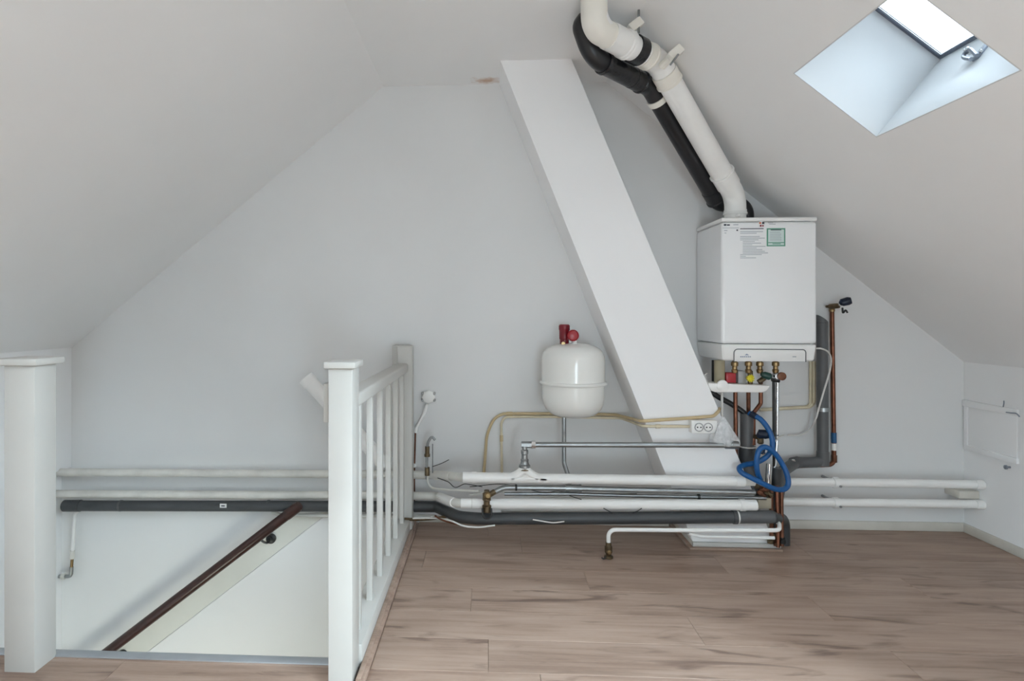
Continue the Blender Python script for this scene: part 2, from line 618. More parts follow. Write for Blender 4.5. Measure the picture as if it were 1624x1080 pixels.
tag(MB().slab(SR_O, VY, SR_V, SR_N, (YR, YB), (-0.15, SR_L), [(*SKY_Y, *SKY_V)] + [(*a, *b) for a, b in FILL_SKY_R], ROOF_T)
    .build('ceiling_right', PLASTER, smooth=0),
    'sloping white ceiling with the roof window above the boiler', 'ceiling', kind='structure')
tag(MB().slab(SL_O, VY, SL_V, SL_N, (YR, YB), (-0.15, SL_L), [(*a, *b) for a, b in FILL_SKY_L], ROOF_T)
    .build('ceiling_left', PLASTER, smooth=0),
    'sloping white ceiling above the stairwell', 'ceiling', kind='structure')
tag(MB().box((XCL - 0.2, YR, ZC), (XCR + 0.2, YB, ZC + 0.3)).build('ceiling', CEILM, smooth=0),
    'flat white strip of ceiling along the ridge with a brown damp stain', 'ceiling', kind='structure')

# floor slab with the stairwell cut out, planks laid on it
fl = MB()
fl.box((XL, YR, -0.25), (XR, YS - 0.001, -0.008))
fl.box((XS, YS, -0.25), (XR, YB, -0.008))
floor = tag(fl.build('floor', LAM, smooth=0, origin=(0, 0, 0)), 'grey-brown oak laminate floor of wide planks', 'floor', kind='structure')
ROWW, PLEN = 0.192, 1.29
y = 2.848 - 17 * ROWW
row = 0
pm_cache = {}
while y < YB:
    y0, y1 = y, min(y + ROWW, YB)
    spans = []
    if y1 <= YS - 0.03:
        spans = [(XL, XR, y0, y1)]
    elif y0 < YS - 0.03:
        spans = [(XL, XS + 0.075, y0, YS - 0.03), (XS + 0.1, XR, y0, y1)]
    else:
        spans = [(XS + 0.1, XR, y0, y1)]
    off = [0.0, 0.55, 0.95, 0.31, 0.78, 0.12][row % 6] * PLEN
    for xa, xb, ya, yb in spans:
        x = -4 * PLEN + off
        while x < xb:
            a, b = max(x, xa), min(x + PLEN, xb)
            x += PLEN
            if b - a < 0.03:
                continue
            key = (round(b - a, 4), round(yb - ya, 4))
            if key not in pm_cache:
                hx, hy = key[0] / 2 - 0.0004, key[1] / 2 - 0.0004
                ob = MB().box((-hx, -hy, -0.004), (hx, hy, 0.004)).build('plank', LAM, floor, bevel=0.0008, bseg=1, smooth=0)
                pm_cache[key] = ob.data
            else:
                ob = bpy.data.objects.new('plank', pm_cache[key])
                COL.objects.link(ob)
                ob.parent = floor
            ob.location = ((a + b) / 2, (ya + yb) / 2, -0.004)
    y += ROWW
    row += 1

# stairwell: walls under the floor edges, treads going down along the gable wall
tag(MB().slab((0, YS - 0.02, 0), VX, VZ, (0, -1, 0), (XL - 0.05, XS + 0.1), (-2.6, -0.25), [(*FILL_LOW_WIN[0], *FILL_LOW_WIN[1])], 0.1).build('wall_stairwell_front', PLASTER, smooth=0),
    'white wall closing the stairwell below the floor edge', 'wall', kind='structure')
tag(MB().box((XS + 0.002, YS - 0.02, -2.6), (XS + 0.1, YB, -0.25)).build('wall_stairwell_right', PLASTER, smooth=0),
    'white wall closing the stairwell under the balustrade', 'wall', kind='structure')
st = empty('staircase', (-1.4, 2.6, -2.6), 'wooden stair flight going down inside the stairwell', 'stairs', kind='structure')
for i in range(8):
    x1 = XS - 0.02 - i * 0.23
    z = -0.86 - i * 0.195
    MB().box((x1 - 0.25, YS + 0.02, z - 0.04), (x1, YB - 0.01, z)).build('tread', TREAD, st, bevel=0.006)
tag(MB().box((XL - 0.06, YS - 0.02, -2.7), (XS + 0.1, YB, -2.6)).build('floor_lower', TREAD, smooth=0),
    'floor at the foot of the stairwell', 'floor', kind='structure')

# raised panel on the stairwell wall: its top edge runs parallel to the handrail
a, b = W(522, 812, YB), W(150, 1098, YB)
pn = MB().prism([a, b, Vector((b.x, YB, -1.6)), Vector((XS, YB, -1.6)), Vector((XS, YB, a.z - 0.01))], (0, -0.012, 0))
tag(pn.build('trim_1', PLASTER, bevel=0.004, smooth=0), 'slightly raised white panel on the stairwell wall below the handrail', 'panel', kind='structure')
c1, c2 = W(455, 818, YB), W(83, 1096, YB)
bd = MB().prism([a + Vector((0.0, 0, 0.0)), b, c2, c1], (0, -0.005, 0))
tag(bd.build('trim_2', BANDC, bevel=0.002, smooth=0), 'cream diagonal band on the stairwell wall behind the handrail', 'band', kind='structure')

# aluminium nosing and stairwell edge
pa, pb = onZ(84, 1047, 0.0), onZ(516, 1062, 0.0)
ns = MB().box((XL, YS - 0.032, -0.004), (XS, YS + 0.006, 0.004)).box((XL, YS - 0.002, -0.03), (XS, YS + 0.006, 0.003))
tag(ns.build('trim_3', ALU, bevel=0.0015), 'grey aluminium nosing along the floor edge of the stairwell', 'nosing', kind='structure')
tag(MB().box((XL, YS - 0.02, -0.25), (XS, YS, -0.008)).build('trim_4', TRIMW, smooth=0), 'white riser board under the aluminium nosing', 'riser', kind='structure')


# slanted chimney column
def colx(side, z):                 # x of the front edge at height z
    p, q = (W(797, 105, YCOL), W(1100, 863, YCOL)) if side < 0 else (W(908, 97, YCOL), W(1229, 863, YCOL))
    f = (z - p.z) / (q.z - p.z)
    return p.x + (q.x - p.x) * f


cm = MB()
zt = ZC + 0.05
A = [(colx(-1, 0), YCOL, 0), (colx(1, 0), YCOL, 0), (colx(1, zt), YCOL, zt), (colx(-1, zt), YCOL, zt)]
cm.prism(A, (0, YB - YCOL, 0))
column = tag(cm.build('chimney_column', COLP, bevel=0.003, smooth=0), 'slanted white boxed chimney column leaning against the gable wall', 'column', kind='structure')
# plinth strips round the column foot
sk = empty('trim_5', (colx(-1, 0), YCOL, 0), 'cream plinth strips round the foot of the slanted column', 'skirting', kind='structure')
xl, xr = colx(-1, 0.0), colx(1, 0.0)
MB().box((xl - 0.014, YCOL - 0.014, 0), (xr + 0.012, YCOL, 0.03)).build('plinth_front', TRIMW, sk, bevel=0.002)
MB().box((xl - 0.014, YCOL, 0), (xl - 0.002, YB, 0.03)).build('plinth_side', TRIMC, sk, bevel=0.002)
MB().box((xl - 0.034, YCOL - 0.034, 0), (xr + 0.012, YCOL - 0.014, 0.012)).build('edge_strip', LAM, sk, bevel=0.002)
MB().box((xl - 0.034, YCOL - 0.014, 0), (xl - 0.014, YB, 0.012)).build('edge_strip', LAM, sk, bevel=0.002)

# skirting boards
tag(MB().box((colx(1, 0) + 0.02, YB - 0.014, 0), (XR, YB, 0.044)).build('baseboard_back', TRIMC, bevel=0.003),
    'low cream skirting along the gable wall right of the column', 'skirting', kind='structure')
tag(MB().box((XS + 0.1, YB - 0.012, 0), (xl - 0.036, YB, 0.03)).build('baseboard_back_left', TRIMC, bevel=0.003),
    'low cream skirting behind the pipes between balustrade and column', 'skirting', kind='structure')
tag(MB().box((XR - 0.014, YR, 0), (XR, YB - 0.014, 0.044)).build('baseboard_right', TRIMC, bevel=0.003),
    'low cream skirting along the knee wall with the hatch', 'skirting', kind='structure')
tag(MB().box((XS + 0.075, YS - 0.14, 0), (XS + 0.1, YB - 0.06, 0.016)).box((XS + 0.075, YS - 0.14, 0), (XS + 0.09, YB - 0.06, 0.024))
    .build('trim_6', LAM, bevel=0.002), 'wood edge moulding between balustrade and laminate floor', 'moulding', kind='structure')


# roof window, then unseen windows added for fill light
def roof_window(name, P, u0, u1, v0, v1, label, glass=GLASS):
    """P(u, v, n): point on the roof plane"""
    root = empty(name, P((u0 + u1) / 2, v0, ROOF_T), label, 'window', kind='structure')
    T0, T1 = ROOF_T - 0.006, ROOF_T + 0.007
    lip = 0.014

    def bar(nm, a0, a1, b0, b1, m, t0=T0, t1=T1):
        A_ = [P(a0, b0, t0), P(a1, b0, t0), P(a1, b1, t0), P(a0, b1, t0)]
        B_ = [P(a0, b0, t1), P(a1, b0, t1), P(a1, b1, t1), P(a0, b1, t1)]
        return MB().hexa(A_, B_).build(nm, m, root, bevel=0.002)
    bar('frame_bar', u0, u1, v0, v0 + lip, FRAMEG)
    bar('frame_bar', u0, u1, v1 - lip, v1, FRAMEG)
    bar('frame_bar', u0, u0 + lip, v0 + lip, v1 - lip, FRAMEG)
    bar('frame_bar', u1 - lip, u1, v0 + lip, v1 - lip, FRAMEG)
    bar('pane', u0 + lip, u1 - lip, v0 + lip, v1 - lip, glass, ROOF_T + 0.0, ROOF_T + 0.006)
    return root


win = roof_window('window_1', srp, *SKY_Y, *SKY_V, 'small roof window at the end of a deep white shaft', GLASSD)
SHAFT_DIM = mat('greyed_shaft_white', (0.63, 0.645, 0.655), 0.5, var=0.01, scale=4)  # shaft colour greyed to hold down its brightness; sheets added for this
(u0_, u1_), (v0_, v1_) = SKY_Y, SKY_V
TL, NL = 0.004, ROOF_T - 0.0065
for (ua, ub, va_, vb_) in ((u0_, u1_, v0_, v0_ + TL), (u0_, u1_, v1_ - TL, v1_), (u0_, u0_ + TL, v0_ + TL, v1_ - TL), (u1_ - TL, u1_, v0_ + TL, v1_ - TL)):
    MB().hexa([srp(ua, va_, 0.0), srp(ub, va_, 0.0), srp(ub, vb_, 0.0), srp(ua, vb_, 0.0)],
              [srp(ua, va_, NL), srp(ub, va_, NL), srp(ub, vb_, NL), srp(ua, vb_, NL)]).build('shaft_tone_sheet', SHAFT_DIM, win, smooth=0)
for (ya, yb), (va, vb) in FILL_SKY_R:
    roof_window('fill_window_2', srp, ya, yb, va, vb, 'large unseen roof window added above the hatch wall for fill light')
for (ya, yb), (va, vb) in FILL_SKY_L:
    roof_window('fill_window_3', slp, ya, yb, va, vb, 'unseen roof window added on the stairwell side for fill light')


def wallp(x, z, n):
    return Vector((x, YR - 0.16 + n - ROOF_T, z))


roof_window('fill_window_4', wallp, *FILL_WIN[0], *FILL_WIN[1], 'unseen glazed opening added in the gable opposite the pipes for fill light')

def lowp(x, z, n):
    return Vector((x, YS - 0.09 + n - ROOF_T, z))


roof_window('fill_window_5', lowp, *FILL_LOW_WIN[0], *FILL_LOW_WIN[1], 'unseen window added low inside the stairwell to brighten its wall', GLASSW)

# latch on the lower shaft wall
lp0 = SR_O + SR_V * SKY_V[0]


def on_sill(px, py, up):
    d = ray(px, py)
    q = lp0 + SR_V * up
    t = (q - CAM).dot(SR_V) / d.dot(SR_V)
    return CAM + d * t


la = empty('window_latch', on_sill(1556, 84, 0.0), 'grey metal latch with a small lever in the roof window shaft', 'latch')
e1, e2 = on_sill(1568, 68, 0.006), on_sill(1546, 95, 0.006)
d = (e2 - e1).normalized()
MB().obox((e1 + e2) / 2, d, d.cross(SR_V), SR_V, (e2 - e1).length, 0.022, 0.012).build('latch_bar', LATCHM, la, bevel=0.002)
r0, r1, r2 = on_sill(1549, 88, 0.016), on_sill(1537, 78, 0.026), on_sill(1528, 90, 0.022)
MB().tube(smooth_path([r0, r1, r2, on_sill(1540, 94, 0.02)]), 0.006, 10).build('lever', LATCHM, la)
MB().lathe(on_sill(1541, 84, 0.012), SR_V, [(0.009, 0), (0.009, 0.02), (0.006, 0.024)], 14).build('knob', CHROME, la)
MB().lathe(on_sill(1557, 82, 0.01), SR_V, [(0.005, 0), (0.005, 0.006), (0.003, 0.008)], 12).build('screw', CHROME, la)

# access hatch on the right knee wall
ha = empty('hatch', onX(1560, 740, XR), 'painted access hatch with thin battens in the low knee wall', 'hatch')


def kx(px, py, off=0.0):
    return onX(px, py, XR - off)


p1, p2, p3, p4 = kx(1530, 634), kx(1614, 650), kx(1614, 738), kx(1530, 712)
yy0, yy1 = p2.y, p1.y
zt_, zb_ = p1.z, p4.z
MB().box((XR - 0.004, yy0, zb_), (XR, yy1, zt_)).build('panel', PLASTER, ha, bevel=0.001)
MB().box((XR - 0.014, yy0 - 0.01, zt_ - 0.030), (XR, yy1, zt_)).build('batten', PLASTER, ha, bevel=0.003)
MB().box((XR - 0.014, yy0 - 0.01, zb_), (XR, yy1 - 0.03, zb_ + 0.026)).build('batten', PLASTER, ha, bevel=0.003)
MB().box((XR - 0.010, yy1 - 0.028, zb_), (XR, yy1 - 0.004, zt_ - 0.03)).build('batten', PLASTER, ha, bevel=0.003)
MB().lathe(kx(1602, 741, 0.014), -VX, [(0.005, 0), (0.005, 0.012), (0.010, 0.016), (0.010, 0.022), (0.004, 0.026)], 14).build('knob', LATCHM, ha)
MB().tube(smooth_path([kx(1591, 645, 0.012), kx(1592, 640, 0.02), kx(1592, 636, 0.012)]), 0.0025, 8).build('hook', LATCHM, ha)
MB().tube(smooth_path([kx(1596, 654, 0.016), kx(1604, 655, 0.024), kx(1612, 656, 0.016), kx(1617, 661, 0.012)]), 0.003, 8).build('hook', LATCHM, ha)

# ================================================================== STAIR BALUSTRADE
XN0, XN1 = -0.466, -0.394      # near newel
YN0, YN1 = 1.79, 1.885
bal = empty('stair_balustrade', (-0.43, 2.5, 0), 'white wooden balustrade with square newel and slender balusters along the stairwell', 'balustrade')
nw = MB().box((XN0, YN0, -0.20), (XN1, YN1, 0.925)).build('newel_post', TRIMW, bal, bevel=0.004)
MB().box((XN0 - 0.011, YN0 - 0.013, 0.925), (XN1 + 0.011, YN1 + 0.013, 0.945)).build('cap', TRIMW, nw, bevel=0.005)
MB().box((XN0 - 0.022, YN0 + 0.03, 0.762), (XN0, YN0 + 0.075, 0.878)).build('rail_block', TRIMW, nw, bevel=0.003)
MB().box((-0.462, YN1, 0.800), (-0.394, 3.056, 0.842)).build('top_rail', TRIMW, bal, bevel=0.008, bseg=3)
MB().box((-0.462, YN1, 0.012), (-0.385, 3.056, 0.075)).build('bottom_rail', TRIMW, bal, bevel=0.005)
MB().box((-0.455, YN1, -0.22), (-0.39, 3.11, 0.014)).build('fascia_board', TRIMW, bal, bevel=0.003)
for i in range(6):
    yb_ = 1.985 + i * 0.203
    MB().box((-0.430, yb_ - 0.013, 0.07), (-0.408, yb_ + 0.013, 0.805)).build('baluster', TRIMW, bal, bevel=0.004)
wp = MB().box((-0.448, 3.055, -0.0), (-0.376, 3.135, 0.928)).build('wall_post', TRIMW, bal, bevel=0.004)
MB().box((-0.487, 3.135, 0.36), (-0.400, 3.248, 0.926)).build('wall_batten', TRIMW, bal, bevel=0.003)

# left newel
nl = empty('newel_post', (-1.39, 1.85, 0), 'thick square white newel post with flat cap beside the knee wall', 'newel post')
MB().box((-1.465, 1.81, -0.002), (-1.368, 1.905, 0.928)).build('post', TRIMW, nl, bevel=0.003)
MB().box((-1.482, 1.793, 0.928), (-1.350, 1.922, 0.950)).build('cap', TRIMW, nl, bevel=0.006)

# ================================================================== HANDRAIL
YH = 3.105
h0, h1 = W(476, 801, YH), W(60, 1118, YH)
hr = empty('handrail', W(300, 935, YH), 'dark brown round wooden handrail sloping down the stairwell wall', 'handrail')
hd = (h1 - h0).normalized()
MB().lathe(h0, hd, [(0.019, 0), (0.024, 0.004), (0.025, 0.01), (0.025, (h1 - h0).length)], 18).build('rail', RAILB, hr)
MB().lathe(h0 + hd * 0.0, hd, [(0.0255, 0.01), (0.027, 0.014), (0.027, 0.085), (0.0255, 0.09)], 18).build('end_sleeve', RAILB, hr)
for (rx, ry) in ((429, 855), (193, 1040)):
    c = W(rx, ry, YB - 0.02)
    br = MB().lathe(c + VY * 0.02, -VY, [(0.026, 0), (0.026, 0.018), (0.020, 0.022), (0.012, 0.023), (0.012, 0.028), (0.006, 0.030)], 22).build('bracket', IRON, hr)
    under = W(rx - 17, ry - 9, YH)
    MB().tube(smooth_path([c - VY * 0.008, W(rx - 6, ry + 6, YB - 0.035), W(rx - 15, ry + 1, YH + 0.008), under + Vector((0, 0, 0.01))]), 0.006, 10).build('arm', IRON, br)

# ================================================================== BOILER
BX0, BX1, BY0, BY1 = 1.061, 1.484, 2.90, 3.245
BZ0, BZ1 = 0.872, 1.525
bo = empty('gas_boiler', ((BX0 + BX1) / 2, (BY0 + BY1) / 2, BZ0), 'white wall-hung gas boiler with stickers, right of the slanted column', 'boiler')
body = MB().box((BX0, BY0, 0.951), (BX1, BY1, 1.505)).build('casing', BOILERW, bo, bevel=0.014, bseg=4)
MB().box((BX0 - 0.001, BY0 - 0.001, 1.507), (BX1 + 0.001, BY1, BZ1)).build('top_cover', BOILERB, bo, bevel=0.006, bseg=3)
MB().box((BX0 + 0.02, BY0 + 0.02, BZ0 + 0.01), (BX1 - 0.02, BY1, BZ1 - 0.01)).build('chassis', SEAM, bo)
fa = MB().hexa([(BX0 + 0.012, BY0 + 0.014, BZ0), (BX1 - 0.004, BY0 + 0.014, BZ0), (BX1 - 0.004, BY1, BZ0), (BX0 + 0.012, BY1, BZ0)],
               [(BX0, BY0, 0.948), (BX1, BY0, 0.948), (BX1, BY1, 0.948), (BX0, BY1, 0.948)]).build('lower_fascia', BOILERB, bo, bevel=0.010, bseg=3)


def bf(px, py, off=0.001):      # point on the boiler's front
    return W(px, py, BY0 - off)


def bar_on(px0, py0, px1, py1, name, m, parent, off=0.0012, t=0.0012):
    a_, b_ = bf(px0, py0), bf(px1, py1)
    return MB().box((min(a_.x, b_.x), BY0 - off, min(a_.z, b_.z)), (max(a_.x, b_.x), BY0 - off + t, max(a_.z, b_.z))).build(name, m, parent, smooth=0)


# control flap: rounded outline groove and raised flap, follows the slightly inclined fascia
def ff(px, py, off):
    q = W(px, py, BY0)
    s = (0.948 - q.z) / (0.948 - BZ0) * 0.014
    return W(px, py, BY0 + max(0, s) - off)


out = [ff(1164, 574, 0.001), ff(1164, 553.5, 0.001), ff(1278, 554.5, 0.001), ff(1278, 574, 0.001)]
flap = MB().prism(fillet([ff(1165, 573, 0.002), ff(1165, 555, 0.002), ff(1277, 556, 0.002), ff(1277, 573, 0.002)], 0.014), (0, 0.004, 0)).build('control_flap', BOILERB, bo, bevel=0.001)
MB().tube(fillet(out, 0.016), 0.0022, 8).build('flap_seam', SEAM, bo)
lg = MB()
for i, (xa, xb) in enumerate([(1174, 1176.5), (1177, 1179.5), (1180, 1182.5), (1183, 1185.5), (1186, 1188.5), (1189, 1191)]):
    p_, q_ = ff(xa, 566.5, 0.0028), ff(xb, 564.0, 0.0028)
    lg.box((p_.x, p_.y, p_.z), (q_.x, p_.y + 0.001, q_.z))
p_ = [ff(1181, 563.4, 0.0028), ff(1184.5, 561, 0.0028), ff(1188, 563.4, 0.0028)]
lg.prism(p_, (0, 0.001, 0))
lg.build('logo_print', PRINTB, flap, smooth=0)
p_, q_ = ff(1257, 566.5, 0.0028), ff(1263, 565, 0.0028)
MB().box((p_.x, p_.y, p_.z), (q_.x, p_.y + 0.001, q_.z)).build('model_print', PRINTG, flap, smooth=0)

# stickers and print on the front
bar_on(1216, 362, 1245.5, 390.5, 'sticker_border', STGRN, body, 0.0012)
stk = bar_on(1218.2, 364.2, 1243.3, 388.6, 'green_sticker', STPALE, body, 0.0018)
bar_on(1222, 364.0, 1239, 365.2, 'sticker_print', PRINTD, body, 0.0024)
bar_on(1218.2, 384.2, 1243.3, 385.4, 'sticker_rule', STGRN, body, 0.0024)
bar_on(1225, 386.2, 1238, 387.4, 'sticker_print', STGRN, body, 0.0024)
pr = MB()
rnd = random.Random(3)
for k in range(5):
    yy = 368 + k * 3
    a_, b_ = bf(1221, yy), bf(1221 + 15 + rnd.random() * 5, yy + 0.8)
    pr.box((a_.x, BY0 - 0.0022, b_.z), (b_.x, BY0 - 0.0012, a_.z))
pr.build('sticker_print', PRINTG, body, smooth=0)
# instruction lines printed below the top edge
bar_on(1174, 362.2, 1211, 363.2, 'print_line', PRINTD, body)
bar_on(1146, 361.2, 1172, 361.7, 'print_line', PRINTG, body)
pr = MB()
for k in range(17):
    yy = 367 + k * 2.6
    x0_ = 1174 if k < 6 or k > 13 else 1178
    x1_ = [1210, 1200, 1211, 1205, 1213, 1203, 1197, 1207, 1193, 1214, 1200, 1209, 1213, 1218, 1208, 1183, 1199][k]
    if k in (2,):
        continue
    a_, b_ = bf(x0_, yy), bf(x1_, yy + 0.75)
    pr.box((a_.x, BY0 - 0.0012, b_.z), (b_.x, BY0 - 0.0002, a_.z))
pr.build('instruction_print', PRINTG, body, smooth=0)
for (x0_, y0_, x1_, y1_, m_) in [(1148, 355.2, 1152, 358, PRINTD), (1153, 355.8, 1157.5, 357.8, PRINTD), (1163, 355.8, 1171, 357, PRINTG),
                                 (1168, 364, 1170.5, 366.2, PRINTD), (1148.5, 365, 1153.5, 366.2, PRINTG), (1149, 369, 1152, 370, PRINTG),
                                 (1220, 355, 1230, 355.8, PRINTG), (1218, 353, 1226, 353.7, PRINTG)]:
    bar_on(x0_, y0_, x1_, y1_, 'small_print', m_, body)
c_ = bf(1207.5, 356)
rs = MB().lathe((c_.x, BY0 - 0.0004, c_.z), -VY, [(0.0165, 0), (0.0165, 0.001)], 22).build('round_sticker', STWHITE, body, smooth=0)
for (x0_, y0_, x1_, y1_, m_) in [(1204, 352.5, 1207, 355, STORANGE), (1208.5, 352, 1212, 355.5, PRINTD), (1205, 356.5, 1207.6, 359.5, REDD), (1208.6, 357, 1211, 359.2, REDD)]:
    bar_on(x0_, y0_, x1_, y1_, 'sticker_mark', m_, body, 0.0022)


# connections under the boiler
def vstub(px, y0, y1, r, Y, name, m, parent, prof=None):
    a_, b_ = W(px, y0, Y), W(px, y1, Y)
    a_.x = b_.x
    h = (a_.z - b_.z)
    return MB().lathe(b_, VZ, prof(h) if prof else [(r, 0), (r, h)], 14).build(name, m, parent)


def nut(h):
    return [(0.009, 0), (0.013, 0.003), (0.015, h * 0.25), (0.011, h * 0.3), (0.011, h * 0.5), (0.016, h * 0.55), (0.016, h * 0.8), (0.010, h * 0.85), (0.010, h)]


for px in (1165, 1187, 1205, 1230):
    vstub(px, 570, 592, 0.01, 2.99, 'brass_connector', BRASS, bo, nut)
vstub(1141, 571, 611, 0.024, 3.00, 'condensate_trap', BEIGE, bo, lambda h: [(0.018, 0), (0.022, 0.004), (0.024, 0.02), (0.024, h)])
vstub(1131, 571, 606, 0.007, 3.06, 'trap_hose', BLACKP, bo)
a_, b_ = W(1151, 591, 2.99), W(1167, 607, 2.99)
MB().box((a_.x, 2.985, b_.z), (b_.x, 3.03, a_.z)).build('red_actuator', REDP, bo, bevel=0.004)
a_, b_ = W(1168, 588, 3.02), W(1181, 611, 3.02)
MB().box((a_.x, 3.0, b_.z), (b_.x, 3.06, a_.z)).build('grey_block', LGREY, bo, bevel=0.003)
c_ = W(1190, 600, 2.97)
yk = MB().lathe(c_, -VY, [(0.012, -0.02), (0.012, 0), (0.013, 0.004), (0.006, 0.010), (0.003, 0.012)], 14)
for k in range(10):
    a2 = k * math.pi / 5
    dd = Vector((math.cos(a2), 0, math.sin(a2)))
    yk.obox(c_ + dd * 0.014 - VY * 0.003, dd, VY, dd.cross(VY), 0.008, 0.007, 0.005)
yk.build('yellow_knob', YELP, bo)
vstub(1190, 588, 612, 0.011, 3.0, 'valve_body', BRASSD, bo)
a_, b_ = W(1207, 593, 2.97), W(1223, 598, 2.97)
MB().tube([a_, a_.lerp(b_, 0.3), a_.lerp(b_, 0.85), b_], 0.013, 12, rad=[0.008, 0.016, 0.017, 0.010]).build('green_handle', GRNP, bo)
MB().tube([W(1203, 606, 3.0), W(1214, 598, 3.0)], 0.012, 12).build('valve_body', BRASSD, bo)
c_ = W(1241, 597, 2.96)
MB().lathe(c_ + VY * 0.03, -VY, [(0.010, 0), (0.012, 0.01), (0.019, 0.016), (0.019, 0.028), (0.014, 0.03)], 18).build('drain_cap', COPPERD, bo)
MB().lathe(W(1232, 597, 2.975) + VY * 0.02, -VY, [(0.016, 0), (0.016, 0.02), (0.011, 0.026)], 18).build('gauge', CHROME, bo)
MB().tube([W(1224, 602, 3.0), W(1236, 604, 3.0)], 0.009, 10).build('valve_body', IRON, bo)

# drip tray under the valves
dt = empty('drip_tray', W(1168, 622, 3.0), 'white plastic drip tray hanging under the boiler valves', 'tray')
a_, b_ = W(1121, 607, 2.97), W(1219, 622, 2.97)
tz0, tz1 = b_.z, a_.z
tp = []
for (fx, fz) in [(0.0, 1.0), (0.02, 0.5), (0.06, 0.15), (0.12, 0.0), (0.88, 0.0), (0.95, 0.25), (1.0, 1.0 - 0.25)]:
    tp.append((a_.x + (b_.x - a_.x) * fx, 2.955, tz0 + (tz1 - tz0) * fz))
MB().prism(tp, (0, 0.10, 0)).build('tray', PVCW, dt, bevel=0.003)
c_ = W(1146, 612, 2.955)
MB().lathe(c_ + VY * 0.004, -VY, [(0.028, 0), (0.026, 0.006), (0.010, 0.010)], 20).build('boss', PVCW, dt)
MB().tube([(W(1145, 620, 3.0)), W(1145, 662, 3.0)], 0.006, 10).build('drain_tube', WIREW, dt)
MB().tube(smooth_path([W(1124, 610, 2.99), W(1118, 596, 2.99), W(1122, 592, 2.99)]), 0.003, 8).build('clip_wire', WIREW, dt)

# ================================================================== FLUE PIPES
fw = [W(1166, 350, 3.06), W(1166, 312, 3.06), W(1043, 97, 2.62), W(943, 45, 2.37), W(937, -40, 2.35)]
fw[0] = Vector((fw[1].x, fw[1].y, 1.525))
fw[4] = Vector((fw[3].x - 0.006, 2.36, ZC + 0.05))
flue = empty('flue_pipe', fw[0], 'white plastic flue pipe rising from the boiler to the ceiling', 'flue pipe')
fwp = fillet(fw, [0.10, 0.10, 0.075], 8)
MB().tube(fwp, 0.049, 24).build('pipe', PVCW, flue)


def along(pts, seg, f):
    return pts[seg].lerp(pts[seg + 1], f)


def fcollar(pts, seg, f0, f1, r, name, m, parent, lip=0.003):
    return collar(along(pts, seg, f0), along(pts, seg, f1), r, name, m, parent, 24, lip)


fcollar(fw, 0, 0.30, 0.48, 0.0515, 'socket', PVCW, flue)
fcollar(fw, 1, 0.20, 0.10, 0.0530, 'socket', PVCW, flue, 0.004)
fcollar(fw, 1, 0.86, 0.93, 0.0540, 'pipe_clamp', PVCI, flue)
fcollar(fw, 2, 0.14, 0.26, 0.0525, 'socket', PVCI, flue)
fcollar(fw, 2, 0.50, 0.54, 0.0545, 'pipe_clamp', PVCW, flue)
fcollar(fw, 2, 0.54, 0.80, 0.0530, 'socket', PVCW, flue, 0.004)
el = MB().tube(fillet([along(fw, 2, 0.78), fw[3], fw[4] - VZ * 0.0], 0.075, 10), 0.0500, 24).build('elbow', PVCI, flue)
fcollar(fw, 2, 0.30, 0.42, 0.0560, 'tape_band', BLACKT, flue, 0)
# hangers: plastic block on the clamp, threaded rod up to the roof
hb = W(1008, 40, 2.50)
MB().obox(hb, Vector((0.8, 0, 0.6)), VY, Vector((-0.6, 0, 0.8)), 0.058, 0.034, 0.036).build('hanger_block', PVCI, flue, bevel=0.006)
MB().tube([W(1000, 60, 2.51), hb], 0.010, 10).build('hanger_neck', PVCI, flue)
MB().tube([W(1013, 52, 2.49), Vector((W(1013, 0, 2.49).x, 2.49, ZC + 0.02))], 0.005, 10).build('hanger_rod', STEEL, flue)
hb2 = W(1071, 84, 2.49)
MB().obox(hb2, Vector((0.75, 0, 0.66)), VY, Vector((-0.66, 0, 0.75)), 0.06, 0.034, 0.036).build('hanger_block', PVCI, flue, bevel=0.005)
MB().tube([W(1050, 105, 2.56), hb2], 0.016, 10).build('hanger_neck', PVCI, flue)
MB().tube([W(1063, 103, 2.46), W(1076, 86, 2.46)], 0.004, 10).build('hanger_rod', STEEL, flue)
vb = W(1172, 341, 3.0)
MB().lathe(vb + VY * 0.02, -VY, [(0.010, 0), (0.010, 0.016), (0.007, 0.02)], 14).build('test_plug', PVCW, flue)

fb = [W(1182, 352, 3.17), W(1182, 326, 3.17), W(1138, 322, 3.13), W(1031, 138, 2.74), W(940, 91, 2.50), W(923, 42, 2.50), W(940, 15, 2.56)]
fb[0].z = 1.525
fb[6].z = ZC + 0.03
air = empty('air_intake_pipe', fb[0], 'black plastic air intake pipe running beside the white flue', 'intake pipe')
MB().tube(fillet(fb, [0.05, 0.09, 0.09, 0.09, 0.03], 8), 0.040, 22).build('pipe', BLACKP, air)
fcollar(fb, 2, 0.02, 0.12, 0.0425, 'socket', BLACKP, air, 0.004)
fcollar(fb, 2, 0.885, 0.92, 0.0455, 'pipe_clamp', PVCI, air, 0.0)
fcollar(fb, 3, 0.16, 0.34, 0.0435, 'taped_joint', BLACKT, air, 0.004)
fcollar(fb, 3, 0.34, 0.80, 0.0425, 'taped_sleeve', BLACKT, air, 0.0)
fcollar(fb, 3, 0.80, 0.84, 0.0450, 'taped_joint', BLACKT, air, 0.002)

# ================================================================== EXPANSION VESSEL
vc = W(909, 605, 3.085)
ves = empty('expansion_vessel', vc - VZ * 0.18, 'white round expansion vessel with a red safety valve on top', 'vessel')
sc_ = 3.06 / FPX
R = 49.5 * sc_
zz = lambda py: CAM.z - (py - 500) * sc_


def dome(zlist):
    return zlist


